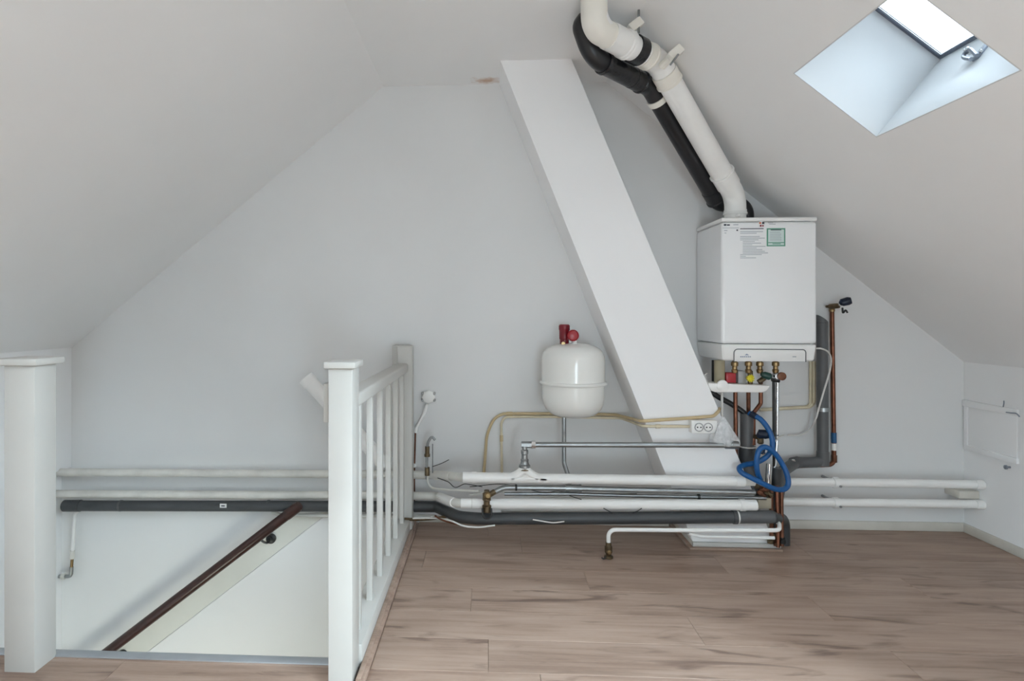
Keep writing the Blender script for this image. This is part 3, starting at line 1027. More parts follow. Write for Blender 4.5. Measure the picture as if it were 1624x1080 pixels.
top = [(R * 1.0, zz(606)), (R, zz(572)), (R * 0.985, zz(565)), (R * 0.93, zz(558)), (R * 0.83, zz(552.5)), (R * 0.68, zz(548.5)), (R * 0.5, zz(546)), (R * 0.25, zz(544.6)), (0, zz(544.3))]
bot = [(R * 0.985, zz(606)), (R * 0.98, zz(630)), (R * 0.95, zz(640)), (R * 0.87, zz(648.5)), (R * 0.74, zz(654.5)), (R * 0.55, zz(658.8)), (R * 0.3, zz(661)), (0, zz(661.5))]
MB().lathe((vc.x, vc.y, 0), VZ, top, 48).build('upper_shell', VESSELM, ves, smooth=50)
MB().lathe((vc.x, vc.y, 0), VZ, bot, 48).build('lower_shell', VESSELM, ves, smooth=50)
MB().lathe((vc.x, vc.y, 0), VZ, [(R, zz(609.5)), (R * 1.05, zz(609)), (R * 1.075, zz(607)), (R * 1.05, zz(604.5)), (R, zz(603.5))], 48).build('flange_ring', VESSELM, ves, smooth=60)
# safety valve
sv = MB().lathe(W(895, 548, 3.085), VZ, [(0.020, 0), (0.022, 0.004), (0.022, 0.03), (0.025, 0.034), (0.025, 0.075), (0.027, 0.078), (0.027, 0.098), (0.022, 0.104)], 20).build('safety_valve', REDD, ves)
c_ = W(909, 532, 3.03)
MB().lathe(c_ + VY * 0.045, -VY, [(0.014, 0), (0.014, 0.02), (0.026, 0.03), (0.028, 0.045), (0.024, 0.048), (0.022, 0.042), (0.012, 0.044)], 22).build('red_cap', REDP, sv)
MB().tube([W(898, 530, 3.085), c_ + VY * 0.03], 0.014, 12).build('cross_arm', REDP, sv)
MB().lathe(W(911, 546, 3.06), VZ, [(0.012, 0), (0.012, 0.012), (0.008, 0.02), (0.008, 0.045)], 12).build('outlet', PVCW, sv)
MB().lathe(W(893, 545, 3.055), -VY, [(0.010, 0), (0.010, 0.012)], 6).build('nut', BRASS, sv)
# vessel's down pipe
tag(MB().tube(fillet([W(894.5, 659, 3.085), W(894.5, 735, 3.085), W(903, 760, 3.04), W(903, 775, 3.0)], 0.05), 0.0105, 14).build('vessel_pipe', STEEL),
    'grey steel pipe hanging down from the expansion vessel', 'pipe')
vn = W(894.5, 666, 3.085)

# ================================================================== PIPE RUNS
YP, YM = 3.165, 2.885            # pipes near the gable wall / carried forward past the column


def run(name, label, pts, r, m, rad=0.04, cat='pipe', group=None, seg=16):
    """a pipe thing: Empty at its start with the pipe as first part; pts are (px, py, Y)"""
    P = [W(*p) for p in pts]
    root = empty(name, P[0], label, cat, group)
    MB().tube(fillet(P, rad), r, seg).build('pipe', m, root)
    return root


def sleeve(root, p0, p1, r, name='socket', m=None, lip=0.0):
    return collar(W(*p0), W(*p1), r, name, m or PVCW, root, 18, lip)


# upper white pipe, with tee
pA = run('heating_pipe', 'upper white painted pipe running the length of the gable wall to the tee',
         [(40, 748.5, YP), (640, 752.5, YP), (700, 754, 3.12), (738, 757, YM), (1000, 760.5, YM), (1196, 763.5, YM)], 0.0205, PAINTED, 0.08)
sleeve(pA, (690, 753.7, 3.128), (715, 755.5, 3.02), 0.0235, m=PAINTED)
sleeve(pA, (734, 756.7, YM), (809, 758, YM), 0.0235, lip=0.0)
sleeve(pA, (748, 757, YM), (756, 757, YM), 0.0255)
sleeve(pA, (811, 758, YM), (1166, 763, YM), 0.0225, 'white_sleeve')
sleeve(pA, (1166, 763, YM), (1180, 763.3, YM), 0.0245)
te = W(832, 758.5, YM)
tee = MB().tube(smooth_path([W(798, 758, YM), W(812, 757.3, YM), W(823, 752, YM), W(830, 746, YM), W(832, 741, YM)]), 0.0225, 18, rad=None)
tee.tube(smooth_path([W(866, 759, YM), W(852, 757.8, YM), W(841, 752, YM), W(834, 746, YM), W(832, 741, YM)]), 0.0225, 18)
tee.lathe(W(832, 748, YM), VZ, [(0.0225, 0), (0.0225, 0.022)], 18)
tee = tee.build('tee', PVCW, pA)
# valve above the tee
vl = empty('pipe_valve', W(832, 740, YM), 'metal compression elbow standing on the white tee', 'valve')
zb = W(832, 741.5, YM)
MB().lathe(zb, VZ, [(0.017, -0.004), (0.026, 0.002), (0.026, 0.012), (0.020, 0.016), (0.017, 0.028), (0.019, 0.036), (0.014, 0.042), (0.014, 0.06), (0.017, 0.064), (0.017, 0.08), (0.012, 0.084), (0.012, 0.108)], 18).build('valve_stem', STEEL, vl)
MB().lathe(zb, VZ, [(0.027, -0.010), (0.022, -0.004), (0.022, 0.001)], 18).build('brass_ring', BRASSD, vl)
ez = W(831, 705, YM)
MB().tube([ez - VX * 0.012, ez + VX * 0.05], 0.0155, 6).build('elbow_nut', STEEL, vl)
MB().lathe(ez + VX * 0.034, VX, [(0.019, 0), (0.019, 0.018)], 8).build('hex_nut', CHROME, vl)
pD = run('steel_pipe', 'bright steel pipe crossing in front of the slanted column above the white pipes',
         [(838, 705, YM), (1000, 705.5, YM), (1168, 706, YM)], 0.0125, STEEL, cat='pipe')
sleeve(pD, (1150, 706, YM), (1171, 706, YM), 0.0175, 'end_cap', STEEL)

# lower white pipe
pB = run('heating_pipe', 'lower white painted pipe running the length of the gable wall below its twin',
         [(40, 783, YP), (640, 786, YP), (694, 787, 3.10), (722, 798, YM), (1000, 800, YM), (1198, 801, YM)], 0.0205, PAINTED, 0.07)
sleeve(pB, (731, 798.1, YM), (748, 798.5, YM), 0.0228)
sleeve(pB, (749, 798.5, YM), (793, 798.8, YM), 0.0235)
sleeve(pB, (793, 798.8, YM), (1176, 800.9, YM), 0.0240, 'white_sleeve')
sleeve(pB, (1173, 800.9, YM), (1181, 800.9, YM), 0.0275)
sleeve(pB, (1181, 800.9, YM), (1199, 801, YM), 0.0245, 'end_cap')
sleeve(pB, (697, 788, 3.08), (720, 797, 2.90), 0.0218, m=PVCW)

# stop valve on the lower white pipe
sv2 = empty('stop_valve', W(772, 800, 2.83), 'tarnished brass stop valve clamped over the lower white pipe', 'valve')
c_ = W(772, 788, 2.85)
MB().lathe(W(772, 812, 2.85), VZ, [(0.018, 0), (0.021, 0.004), (0.021, 0.03), (0.014, 0.034), (0.014, 0.05), (0.019, 0.054), (0.019, 0.085), (0.012, 0.09), (0.012, 0.10)], 16).build('valve_body', BRASSD, sv2)
MB().lathe(c_ + Vector((0, 0.0, 0.006)), (0.3, -1, 0.2), [(0.016, 0), (0.016, 0.016), (0.010, 0.022)], 16).build('brass_cap', BRASS, sv2)
MB().tube(smooth_path([W(765, 806, 2.83), W(766, 818, 2.825), W(772, 823, 2.825), W(779, 818, 2.825), W(779, 806, 2.83)]), 0.0045, 10).build('lever', IRON, sv2)
MB().tube([W(774, 786, 2.85), W(784, 780, 2.87)], 0.013, 12).build('valve_neck', BRASSD, sv2)

# steel pipe between the white ones
pE = run('steel_pipe', 'steel pipe with coupling squeezed between the two white pipes',
         [(783, 781, 2.87), (800, 773, 2.885), (900, 774, 2.89), (1000, 777, 2.89), (1197, 781, 2.89)], 0.0125, STEEL, [0.06, 0, 0])
sleeve(pE, (897, 774, 2.89), (901, 774, 2.89), 0.018, 'ring', STEEL)
sleeve(pE, (899, 774, 2.89), (921, 774.5, 2.89), 0.0165, 'coupling', STEEL)
sleeve(pE, (918, 774.5, 2.89), (922, 774.5, 2.89), 0.018, 'ring', STEEL)
sleeve(pE, (817, 773.2, 2.886), (820, 773.2, 2.886), 0.0145, 'cable_tie', WIREB)
pE2 = run('thin_steel_pipe', 'thin dull steel pipe just below the coupled steel pipe',
          [(800, 783, 2.92), (900, 783, 2.92), (1000, 786, 2.92), (1215, 790, 2.92)], 0.0085, STEEL, 0)
sleeve(pE2, (1106, 787.8, 2.92), (1110, 787.8, 2.92), 0.0115, 'cable_tie', WIREB)
pE3 = run('cable_pair', 'pair of pale cables tied along under the lower white pipe',
          [(795, 810, 2.93), (900, 812, 2.93), (1165, 813, 2.93)], 0.006, WIREW, 0, cat='cable')

# dark grey drain
pC = run('drain_pipe', 'dark grey plastic drain pipe lying lowest along the gable wall',
         [(101, 802, YP), (400, 802.5, YP), (690, 803.5, 3.13), (728, 820, 2.92), (760, 822.5, YM), (1000, 821.5, YM), (1222, 819.5, YM), (1243, 824, 3.02), (1243, 905, 3.02)],
         0.0275, DGREY, [0, 0, 0.09, 0.1, 0, 0.05, 0.06], seg=18)
sleeve(pC, (102, 802, YP), (128, 802, YP), 0.0305, 'socket', DGREY)
sleeve(pC, (1170, 820, YM), (1226, 819.5, YM), 0.0285, 'socket', MGREY)
sleeve(pC, (1162, 820, YM), (1168, 820, YM), 0.0310, 'socket', DGREY)
sleeve(pC, (1168, 820, YM), (1170.5, 820, YM), 0.0300, 'white_ring', WIREW)
c_ = W(354, 802, YP - 0.029)
st_ = MB().obox(c_, VX, VY, VZ, 0.034, 0.004, 0.020).build('pipe_label', STWHITE, pC, smooth=0)
MB().obox(c_ - VY * 0.003, VX, VY, VZ, 0.018, 0.002, 0.006).build('label_print', PRINTD, st_, smooth=0)
for px in (190, 424):
    sleeve(pC, (px, 802, YP), (px + 3, 802, YP), 0.0290, 'clip', MGREY)
# narrow white pipe under the drain, left
tag(MB().tube(fillet([W(432, 811, 3.20), W(445, 817, 3.19), W(600, 818, 3.18), W(700, 819, 3.12)], 0.04), 0.0095, 12).build('thin_pipe', PAINTED),
    'thin white painted pipe peeping out below the drain pipe behind the balusters', 'pipe')

# front white pipe with the brass foot valve
pG = run('radiator_pipe', 'thin white pipe bent down to a brass valve on the laminate',
         [(965, 862, 2.80), (965, 840, 2.80), (1100, 841, 2.815), (1236, 841, 2.83), (1236, 826, 2.92), (1190, 822, 2.935)], 0.0090, PVCW, [0.055, 0, 0.035, 0.03])
fv = empty('foot_valve', onZ(965, 884, 0), 'small tarnished brass valve standing on the floor', 'valve')
bz = W(965, 861, 2.80)
MB().lathe(Vector((bz.x, bz.y, 0.003)), VZ, [(0.020, 0), (0.020, 0.008), (0.011, 0.012), (0.014, 0.022), (0.017, 0.026), (0.017, 0.05), (0.013, 0.054), (0.013, bz.z)], 16).build('valve_body', BRASSD, fv)
MB().lathe(Vector((bz.x, bz.y - 0.010, 0.034)), -VY, [(0.010, 0), (0.010, 0.012), (0.006, 0.016)], 12).build('spindle', BRASS, fv)
MB().tube(smooth_path([Vector((bz.x - 0.012, bz.y - 0.01, 0.012)), Vector((bz.x - 0.024, bz.y - 0.016, 0.004)), Vector((bz.x - 0.030, bz.y - 0.005, 0.004))]), 0.003, 8).build('wire_tail', WIREB, fv)
pG2 = run('radiator_pipe', 'thin white pipe lying in front of the column foot below its twin',
          [(1092, 846, 2.86), (1112, 850.5, 2.86), (1228, 853, 2.87)], 0.0075, PVCW, 0.06)

# right-hand white pipes up to the knee wall
for i, (y0, y1, lab) in enumerate(((764, 768.5, 'upper white pipe from the valves to the low knee wall'), (796, 800, 'lower white pipe from the valves to the low knee wall'))):
    pr_ = run('wall_pipe', lab, [(1215, y0 - 0.5, 3.13), (1559, y1, 3.13)], 0.0205, PVCW, 0)
    sleeve(pr_, (1321, y0 + 1.2, 3.13), (1329, y0 + 1.3, 3.13), 0.0265, 'pipe_clamp')
    c_ = W(1325, y0 + 1.2, 3.13)
    MB().tube([c_, Vector((c_.x, YB, c_.z))], 0.007, 10).build('clamp_stem', STEEL, pr_)
    sleeve(pr_, (1546, y1 - 0.3, 3.13), (1558.5, y1, 3.13), 0.0225, 'end_ring')
    MB().lathe(c_ + Vector((0.01, -0.024, -0.012)), -VY, [(0.006, 0), (0.006, 0.006)], 8).build('clamp_screw', STEEL, pr_)
a_, b_ = W(1519, 778, 3.16), W(1553, 791, 3.16)
tag(MB().box((a_.x, 3.15, b_.z), (XR, 3.25, a_.z)).build('support_block', TRIMC, bevel=0.004),
    'cream wooden block between the two white pipes in the corner', 'block')

# white capped vent pipe rising at an angle behind the newel
pv = run('vent_pipe', 'wide white capped pipe stub slanting up behind the newel post', [(486, 600, 3.12), (560, 681, 3.13), (612, 738, 3.14)], 0.0375, PVCW, 0)
sleeve(pv, (485, 599, 3.12), (493, 608, 3.12), 0.040, 'cap', PVCW)

# left small pipe under the drain
ps = run('small_drain_pipe', 'short white pipe with brass elbow hanging under the left end of the drain', [(128, 806, 3.20), (119, 815, 3.205), (115, 878, 3.21)], 0.0085, PVCW, 0.03)
sleeve(ps, (115, 873, 3.21), (114.5, 886, 3.21), 0.0125, 'nut', PAINTED)
sleeve(ps, (114.5, 886, 3.21), (113.5, 900, 3.21), 0.0075, 'brass_nipple', BRASS)
MB().tube(fillet([W(113.5, 899, 3.21), W(112.5, 914, 3.21), W(94, 914, 3.22)], 0.02), 0.010, 12).build('elbow', STEEL, ps)
sleeve(ps, (103, 914, 3.21), (98, 914, 3.21), 0.0145, 'nut', PAINTED)

# ------------------------------------------------------------------ grey waste pipes right
pg = run('waste_pipe', 'grey plastic waste pipe with open slanted top right of the boiler',
         [(1304, 512, 3.19), (1305, 733, 3.19), (1262, 733, 3.19), (1240, 748, 3.10), (1233, 790, 3.06)], 0.0265, MGREY, [0.035, 0.03, 0.05], seg=18)
tp_ = W(1304, 512, 3.19)
MB().lathe(tp_ - VZ * 0.002, Vector((-0.0, 0, 1)), [(0.0265, 0), (0.0265, 0.004)], 18).build('rim', DGREY, pg)
vs_, fs_ = [], []
for k in range(18):
    a2 = 2 * math.pi * k / 18
    vs_.append(tp_ + Vector((math.cos(a2) * 0.0265, math.sin(a2) * 0.0265, 0.0)))
for k in range(18):
    a2 = 2 * math.pi * k / 18
    vs_.append(tp_ + Vector((math.cos(a2) * 0.0265, math.sin(a2) * 0.0265, 0.020 - math.cos(a2) * 0.020)))
MB().add(vs_, [(k, (k + 1) % 18, 18 + (k + 1) % 18, 18 + k) for k in range(18)]).build('cut_mouth', MGREY, pg)
sleeve(pg, (1305, 646, 3.19), (1305, 652, 3.19), 0.0290, 'pipe_clamp', STEEL)
sleeve(pg, (1305, 716, 3.19), (1305, 738, 3.19), 0.0290, 'socket', MGREY)
sleeve(pg, (1266, 733, 3.19), (1257, 735, 3.18), 0.0290, 'socket', MGREY)
MB().lathe(W(1258, 731, 3.16), -VY, [(0.010, 0), (0.010, 0.006), (0.006, 0.010)], 12).build('plug', CHROME, pg)

pv2 = run('standing_waste_pipe', 'upright grey plastic pipe with wide socket beside the blue hose',
          [(1184.5, 656, 3.02), (1185, 745, 3.02), (1200, 800, 3.0)], 0.0300, MGREY, 0.05, seg=20)
sleeve(pv2, (1185, 709, 3.02), (1185, 733, 3.02), 0.0385, 'socket', DGREY)
MB().tube([W(1185, 708, 3.02) + Vector((math.cos(t_ / 10 * 6.283) * 0.038, math.sin(t_ / 10 * 6.283) * 0.038, 0)) for t_ in range(11)], 0.003, 6).build('white_band', WIREW, pv2)
tag(MB().tube(smooth_path([W(1123, 618, 3.03), W(1140, 630, 3.03), W(1160, 641, 3.03), W(1182, 657, 3.02), W(1184, 672, 3.02)]), 0.0125, 14).build('condensate_hose', BLACKP),
    'black condensate hose from the drip tray into the upright grey pipe', 'hose')
tag(MB().tube([W(1220, 735, 2.98), W(1219, 752, 2.98), W(1217, 790, 2.98)], 0.0145, 14).build('chrome_pipe', CHROME),
    'short chrome pipe inside the loop of the blue hose', 'pipe')
tag(MB().tube(fillet([W(1232, 742, 3.01), W(1232, 800, 3.01), W(1236, 862, 2.99)], 0.05), 0.0235, 16).build('riser_pipe', DGREY),
    'dark grey riser behind the copper tails at the end of the pipe runs', 'pipe')

# ------------------------------------------------------------------ copper
for (nm, lab, pts, r_, m_, rd) in [
    ('copper_pipe', 'copper pipe dropping straight from the red actuator to the steel pipe', [(1166, 606, 3.02), (1167, 716, 3.01), (1167, 745, 3.0)], 0.0095, COPPER, 0),
    ('copper_pipe', 'copper pipe dropping from the yellow knob towards the grey pipe', [(1187, 610, 3.04), (1187, 660, 3.06)], 0.0095, COPPERD, 0),
    ('copper_pipe', 'copper pipe with a kink under the green handle', [(1206.5, 605, 3.03), (1206.5, 640, 3.03), (1195, 655, 3.02), (1195, 706, 3.0)], 0.0095, COPPER, 0.02),
    ('steel_tail', 'black steel tail under the boiler gauge', [(1227, 600, 3.02), (1227.5, 740, 3.02)], 0.0065, IRON, 0),
    ('steel_tail', 'chrome tail hanging from the drain cap to the valves', [(1233, 600, 3.03), (1232, 700, 3.03), (1228, 745, 3.02)], 0.0080, CHROME, 0.1),
    ('copper_tail', 'dark copper tail standing at the floor end of the drain', [(1223, 775, 2.95), (1224, 862, 2.93)], 0.010, COPPERD, 0),
    ('copper_tail', 'bright copper tail between two darker ones at the floor', [(1232, 770, 2.93), (1234, 868, 2.90)], 0.0085, COPPER, 0),
    ('copper_tail', 'reddish copper tail beside the black drain elbow', [(1239, 774, 2.955), (1240, 866, 2.92)], 0.009, COPPERD, 0),
]:
    tag(MB().tube(fillet([W(*p) for p in pts], rd), r_, 12).build(nm, m_), lab, 'pipe')

pm = run('copper_standpipe', 'copper standpipe on the wall with a black tap at its top', [(1319.5, 492, 3.232), (1323, 737, 3.232), (1250, 740, 3.232)], 0.0105, COPPER, 0.03)
sleeve(pm, (1322.4, 686, 3.232), (1322.6, 702, 3.232), 0.0125, 'blue_tape', mat('blue_tape', (0.02, 0.11, 0.26), 0.5))
sleeve(pm, (1322.6, 703, 3.232), (1322.8, 714, 3.232), 0.0120, 'paint_smear', PVCW)
sleeve(pm, (1323, 722, 3.232), (1323, 733, 3.232), 0.0130, 'solder_socket', COPPERD)
tp_ = W(1319.5, 487, 3.225)
tapv = empty('tap', tp_, 'brass tap with black handle on top of the copper standpipe', 'tap')
MB().tube([W(1310, 486, 3.225), W(1314, 486, 3.225), W(1316, 486, 3.225), W(1328, 485, 3.18), W(1331, 486, 3.17)], 0.012, 12, rad=[0.006, 0.007, 0.013, 0.013, 0.009]).build('tap_body', BRASSD, tapv)
MB().lathe(W(1319.5, 494, 3.23), VZ, [(0.0135, 0), (0.0135, 0.016), (0.011, 0.02)], 8).build('nut', BRASS, tapv)
MB().tube([W(1331, 485, 3.17), W(1335, 482, 3.165)], 0.0075, 10).build('spindle', CHROME, tapv)
MB().tube([W(1332, 482, 3.165), W(1335, 480, 3.16), W(1345, 477.5, 3.15), W(1350, 476.5, 3.145)], 0.02, 16, rad=[0.009, 0.019, 0.021, 0.016]).build('handle', BLUEV, tapv)
MB().tube(smooth_path([W(1336, 488, 3.165), W(1337, 496, 3.16), W(1341, 492, 3.155), W(1344, 496, 3.155)]), 0.0045, 8).build('drain_hook', IRON, tapv)

# ------------------------------------------------------------------ blue hose
hp = [(1188, 655, 2.99), (1205, 664, 2.95), (1217, 678, 2.93), (1224, 694, 2.92), (1225, 708, 2.915), (1221, 718, 2.91), (1212, 727, 2.91), (1198, 734, 2.91),
      (1182, 737, 2.905), (1172.5, 742, 2.87), (1177, 750, 2.845), (1192, 758, 2.84), (1210, 767, 2.84), (1228, 775, 2.845), (1243, 776, 2.86), (1250, 768, 2.87),
      (1248, 752, 2.875), (1240, 735, 2.88), (1228, 718, 2.88), (1214, 709, 2.88), (1204, 714, 2.88), (1200, 730, 2.88), (1201, 748, 2.885), (1206, 762, 2.90)]
hose = empty('blue_hose', W(1210, 777, 2.86), 'blue rubber filling hose looped among the pipes under the boiler', 'hose')
MB().tube(smooth_path([W(*p) for p in hp], 6), 0.0118, 14).build('hose', BLUEH, hose)
MB().lathe(W(1191, 656, 2.985), (W(1205, 664, 2.95) - W(1191, 656, 2.985)), [(0.0145, 0), (0.0145, 0.03)], 10).build('ferrule', BLUEV, hose)
tap2 = empty('hose_tap', W(1208, 700, 2.98), 'dark blue hose tap with chrome outlet inside the blue loop', 'tap')
MB().tube([W(1203, 692, 2.96), W(1206, 688, 2.95), W(1216, 689, 2.94), W(1220, 692, 2.94)], 0.02, 14, rad=[0.012, 0.021, 0.022, 0.013]).build('handle', BLUEV, tap2)
MB().lathe(W(1206, 704, 2.965), VZ, [(0.010, 0), (0.014, 0.004), (0.014, 0.025), (0.010, 0.03)], 12).build('tap_body', BRASSD, tap2)
MB().lathe(W(1209, 716, 2.95) + VY * 0.01, -VY, [(0.010, 0), (0.014, 0.006), (0.014, 0.02), (0.008, 0.022)], 14).build('outlet', CHROME, tap2)
MB().tube([W(1197, 692, 2.99), W(1203, 694, 2.97)], 0.011, 10).build('inlet', BRASSD, tap2)
sm = empty('valve_cluster', W(1206, 790, 2.95), 'tangle of small dark fittings where the pipe runs end', 'fittings')
for i, (px, py, m_) in enumerate([(1203, 770, BRASSD), (1212, 776, COPPERD), (1219, 783, BRASSD), (1208, 783, COPPERD)]):
    c_ = W(px, py, 2.93)
    MB().lathe(c_, (0.6, -0.5, 0.4 - i * 0.3), [(0.008, -0.02), (0.013, -0.015), (0.013, 0.0), (0.009, 0.004), (0.009, 0.02)], 10).build('fitting', m_, sm)
a_, b_ = W(1201, 789, 2.93), W(1222, 806, 2.93)
MB().box((a_.x, 2.92, b_.z), (b_.x, 2.96, a_.z)).build('bracket_plate', mat('beige_bracket', (0.42, 0.37, 0.28), 0.6), sm, bevel=0.003)
for i, (px, py) in enumerate([(1222, 858), (1232, 862), (1241, 858), (1228, 852)]):
    c_ = W(px, py, 2.92 + 0.01 * (i % 2))
    MB().lathe(c_, VZ, [(0.008, -0.012), (0.014, -0.01), (0.014, 0.006), (0.010, 0.008), (0.010, 0.016)], 10).build('floor_nut', [BRASSD, COPPERD, IRON, BRASSD][i], sm)

# ------------------------------------------------------------------ conduits
cd1 = run('cable_conduit', 'outer yellowed conduit arching over the wall behind the vessel to the column',
          [(767, 757, 3.235), (772, 690, 3.235), (786, 656, 3.235), (880, 656, 3.235), (975, 657.5, 3.235), (1002, 664, 3.12), (1016, 668, 2.938), (1080, 664, 2.938), (1132, 660, 2.938), (1140, 652, 2.94), (1141, 648, 2.98)],
          0.0075, TAN, [0.2, 0.10, 0, 0.03, 0, 0.03, 0, 0.03, 0.01])
sleeve(cd1, (803, 656, 3.235), (813, 656, 3.235), 0.0095, 'coupler', TAN)
cd2 = run('cable_conduit', 'inner yellowed conduit rising beside its twin and meeting the socket',
          [(796, 757, 3.235), (795, 672, 3.235), (800, 661, 3.235), (880, 661, 3.235), (985, 663, 3.235), (1004, 670, 3.10), (1019, 676, 2.938), (1095, 676.5, 2.938)],
          0.0065, TANL, [0.03, 0.05, 0, 0.03, 0.03, 0.02])
sleeve(cd2, (1040, 676.2, 2.938), (1047, 676.2, 2.938), 0.0095, 'coupler', TANL)
sleeve(cd2, (795.2, 690, 3.235), (795.4, 700, 3.235), 0.0085, 'coupler', TAN)
cd3 = run('boiler_conduit', 'ivory conduit in a right angle on the wall below the boiler corner',
          [(1291, 573, 3.235), (1291, 645, 3.235), (1205, 650, 3.235)], 0.0085, TANL, 0.035)
cd4 = run('boiler_conduit', 'second ivory conduit ending short under the boiler corner', [(1285.5, 573, 3.237), (1285.5, 642, 3.237), (1275, 646, 3.237)], 0.0065, TANL, 0.02)

# double socket on the column
so = empty('double_socket', W(1115, 688, 2.95), 'white surface-mounted double wall socket on the slanted column', 'socket')
a_, b_ = W(1097, 667, 2.905), W(1138, 688, 2.905)
MB().box((a_.x, 2.905, b_.z), (b_.x, 2.95, a_.z)).build('box', PVCW, so, bevel=0.004, bseg=3)
for px in (1108.5, 1123):
    c_ = W(px, 677.5, 2.905)
    ou = MB().lathe(c_ + VY * 0.002, -VY, [(0.0205, 0), (0.0205, 0.005), (0.0180, 0.005), (0.0165, 0.0025), (0.002, 0.0025)], 24).build('outlet', SEAM if px < 0 else LGREY, so)
    MB().lathe(c_ + VY * 0.0, -VY, [(0.0155, 0), (0.0155, 0.0035)], 20).build('outlet_disc', PVCW, ou)
    for s_ in (-1, 1):
        MB().lathe(c_ + Vector((0.0075 * s_, 0, 0.0)), -VY, [(0.0035, 0), (0.0035, 0.0042)], 10).build('contact_hole', WIREB, ou)

# plastic bag over the end of the steel pipe
bgm = MB()
vs_, fs_ = [], []
rb = random.Random(11)
tpb = W(1147, 661, 2.90)
rows_ = [(0.0, 0.006), (0.012, 0.010), (0.03, 0.020), (0.055, 0.034), (0.08, 0.046), (0.105, 0.053), (0.124, 0.056), (0.130, 0.050)]
for i, (dz, rr) in enumerate(rows_):
    for k in range(28):
        a2 = 2 * math.pi * k / 28
        cr = 1 + 0.22 * math.sin(a2 * 5 + i * 0.35) + 0.12 * math.sin(a2 * 9 - i * 0.8) + rb.uniform(-0.06, 0.06)
        vs_.append(tpb + Vector((math.cos(a2) * rr * cr + dz * 0.02, math.sin(a2) * rr * cr * 0.55, -dz + rb.uniform(-0.003, 0.003))))
for i in range(len(rows_) - 1):
    for k in range(28):
        k2 = (k + 1) % 28
        fs_.append((i * 28 + k, i * 28 + k2, (i + 1) * 28 + k2, (i + 1) * 28 + k))
tag(bgm.add(vs_, fs_).build('plastic_bag', FILM, smooth=60), 'crumpled clear plastic bag hanging over the end of the steel pipe', 'bag')

# small junction box and its conduit behind the balustrade
jb = empty('wall_socket', W(679, 630, 3.24), 'small white round junction box on the wall beside the balustrade post', 'junction box')
c_ = W(680, 629, YB)
MB().lathe(c_, -VY, [(0.036, 0), (0.036, 0.02), (0.030, 0.028), (0.012, 0.03)], 8).build('box', PVCW, jb, bevel=0.002)
for dx, dz in ((-0.03, 0.018), (0.03, 0.018), (0.03, -0.016), (-0.03, -0.016)):
    MB().lathe(c_ + Vector((dx, 0, dz)), -VY, [(0.008, 0), (0.008, 0.022), (0.005, 0.026)], 8).build('knockout', LGREY, jb)
jp = [W(677, 641, 3.235), W(673, 655, 3.235), W(659, 681, 3.235), W(657, 748, 3.235)]
MB().tube(fillet(jp[:3], 0.03), 0.0085, 10).build('conduit', PVCW, jb)
MB().tube([jp[2], jp[3]], 0.0045, 8).build('cable', COPPERD, jb)
MB().tube([W(660.5, 678, 3.235), W(658.7, 686, 3.235)], 0.012, 10).build('coupler', PVCW, jb)
MB().tube([W(657.4, 735, 3.235), W(657.2, 741, 3.235)], 0.010, 10).build('coupler', PVCW, jb)
MB().tube([W(657, 748, 3.235), W(656.5, 800, 3.235)], 0.0055, 8).build('cable', COPPER, jb)

# thin vent tube with brown fittings
tb = empty('vent_tube', W(678, 755, 3.10), 'thin upright tube with two brown fittings hooked over at the top', 'tube')
MB().tube(smooth_path([W(677, 760, 3.10), W(677, 730, 3.10), W(678, 706, 3.10), W(682, 696, 3.10), W(686, 693.5, 3.10), W(690, 698, 3.10)]), 0.0065, 10).build('tube', STEEL, tb)
sleeve(tb, (677.5, 754, 3.10), (677.5, 741, 3.10), 0.0125, 'brown_fitting', BRASSD)
sleeve(tb, (677.5, 724, 3.10), (677.8, 708, 3.10), 0.0115, 'brown_fitting', BRASSD)
sleeve(tb, (677.5, 724, 3.10), (677.5, 720, 3.10), 0.0145, 'nut', BRASSD)
MB().tube(smooth_path([W(677.5, 754, 3.10), W(680, 768, 3.09), W(690, 775, 3.06), (W(720, 777, 2.96)), W(760, 779, 2.9)]), 0.0055, 8).build('tail', PAINTED, tb)

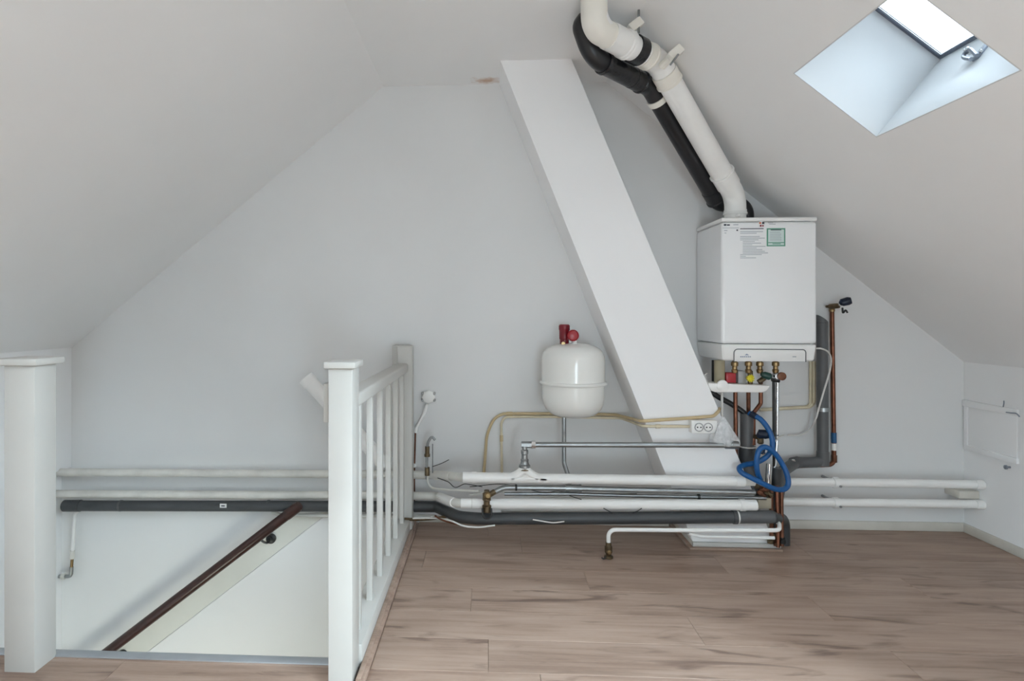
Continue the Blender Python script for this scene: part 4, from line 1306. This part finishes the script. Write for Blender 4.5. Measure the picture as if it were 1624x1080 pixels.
# loose wires
wires = [
    ('black_wire', 'thin dark wire twig sticking up from the upper white pipe', [(686, 704, 3.09), (686, 750, 3.10)], 0.003, STEEL),
    ('black_wire', 'thin dark wire pointing up right from the brown fittings', [(686, 740, 3.09), (700, 735, 3.08), (712, 729, 3.08)], 0.0019, WIREB),
    ('black_wire', 'frayed dark wire end curling on the upper white pipe', [(694, 758, 3.06), (705, 762, 3.03), (712, 765, 3.0), (722, 773, 2.97), (735, 768, 2.93), (742, 768, 2.9), (765, 772, 2.9)], 0.0019, WIREB),
    ('black_wire', 'dark wire wound along the steel pipe between the white pipes', [(745, 772, 2.9), (800, 768, 2.905), (860, 781, 2.87), (885, 779, 2.87), (930, 783, 2.87), (1010, 783, 2.87)], 0.0019, WIREB),
    ('black_wire', 'short dark wire tie beside the pipe coupling', [(903, 786, 2.86), (912, 789, 2.855), (922, 792, 2.86)], 0.0019, WIREB),
    ('black_wire', 'dark wire tie crossing below the middle of the white pipe', [(957, 806, 2.85), (966, 811, 2.85), (972, 814, 2.85)], 0.0019, WIREB),
    ('black_wire', 'dark wire tie leaning the other way below the white pipe', [(1018, 806, 2.85), (1010, 811, 2.85), (1003, 813, 2.85)], 0.0019, WIREB),
    ('white_cable', 'white cable drooping below the dark drain near the balustrade', [(655, 822, 3.0), (690, 822, 2.95), (715, 826, 2.86), (735, 834, 2.83), (760, 836, 2.83), (785, 833, 2.83)], 0.0040, WIREW),
    ('white_cable', 'loose white cable end lying on the dark drain', [(845, 824, 2.845), (862, 827, 2.845), (878, 829, 2.842), (895, 827, 2.842)], 0.0030, WIREW),
    ('brown_cable', 'brown cable curling on the floor below the drain pipe bend', [(690, 818, 2.93), (700, 824, 2.9), (715, 829, 2.87), (732, 833, 2.845)], 0.0045, COPPER),
    ('white_cable', 'white boiler cable hanging in a bow over the grey waste pipe', [(1294, 552.5, 2.94), (1303, 553, 2.96), (1313, 558, 3.02), (1318, 570, 3.08), (1315, 592, 3.12), (1306, 622, 3.13), (1298, 650, 3.14), (1294, 664, 3.15), (1284, 681, 3.20), (1268, 690, 3.225), (1250, 690, 3.225)], 0.0040, WIREW),
    ('white_cable', 'white cable tail knotted at the chrome pipe', [(1221, 704, 2.93), (1229, 700, 2.96), (1236, 693, 3.0), (1242, 690, 3.05)], 0.0035, WIREW),
    ('brown_cable', 'dark cable bundle lying at the floor behind the balustrade', [(640, 823, 3.05), (660, 824, 3.04), (690, 822, 3.02), (715, 818, 2.99)], 0.0075, BRASSD),
    ('grey_cable', 'pale cable run looping under the upper white pipe', [(745, 785, 2.93), (790, 780, 2.93), (850, 787, 2.93), (1000, 791, 2.93), (1195, 793, 2.93)], 0.0035, PAINTED),
]
for nm, lab, pts, r_, m_ in wires:
    tag(MB().tube(smooth_path([W(*p) for p in pts], 5), r_, 8).build(nm, m_), lab, 'cable' if 'cable' in nm else 'wire')
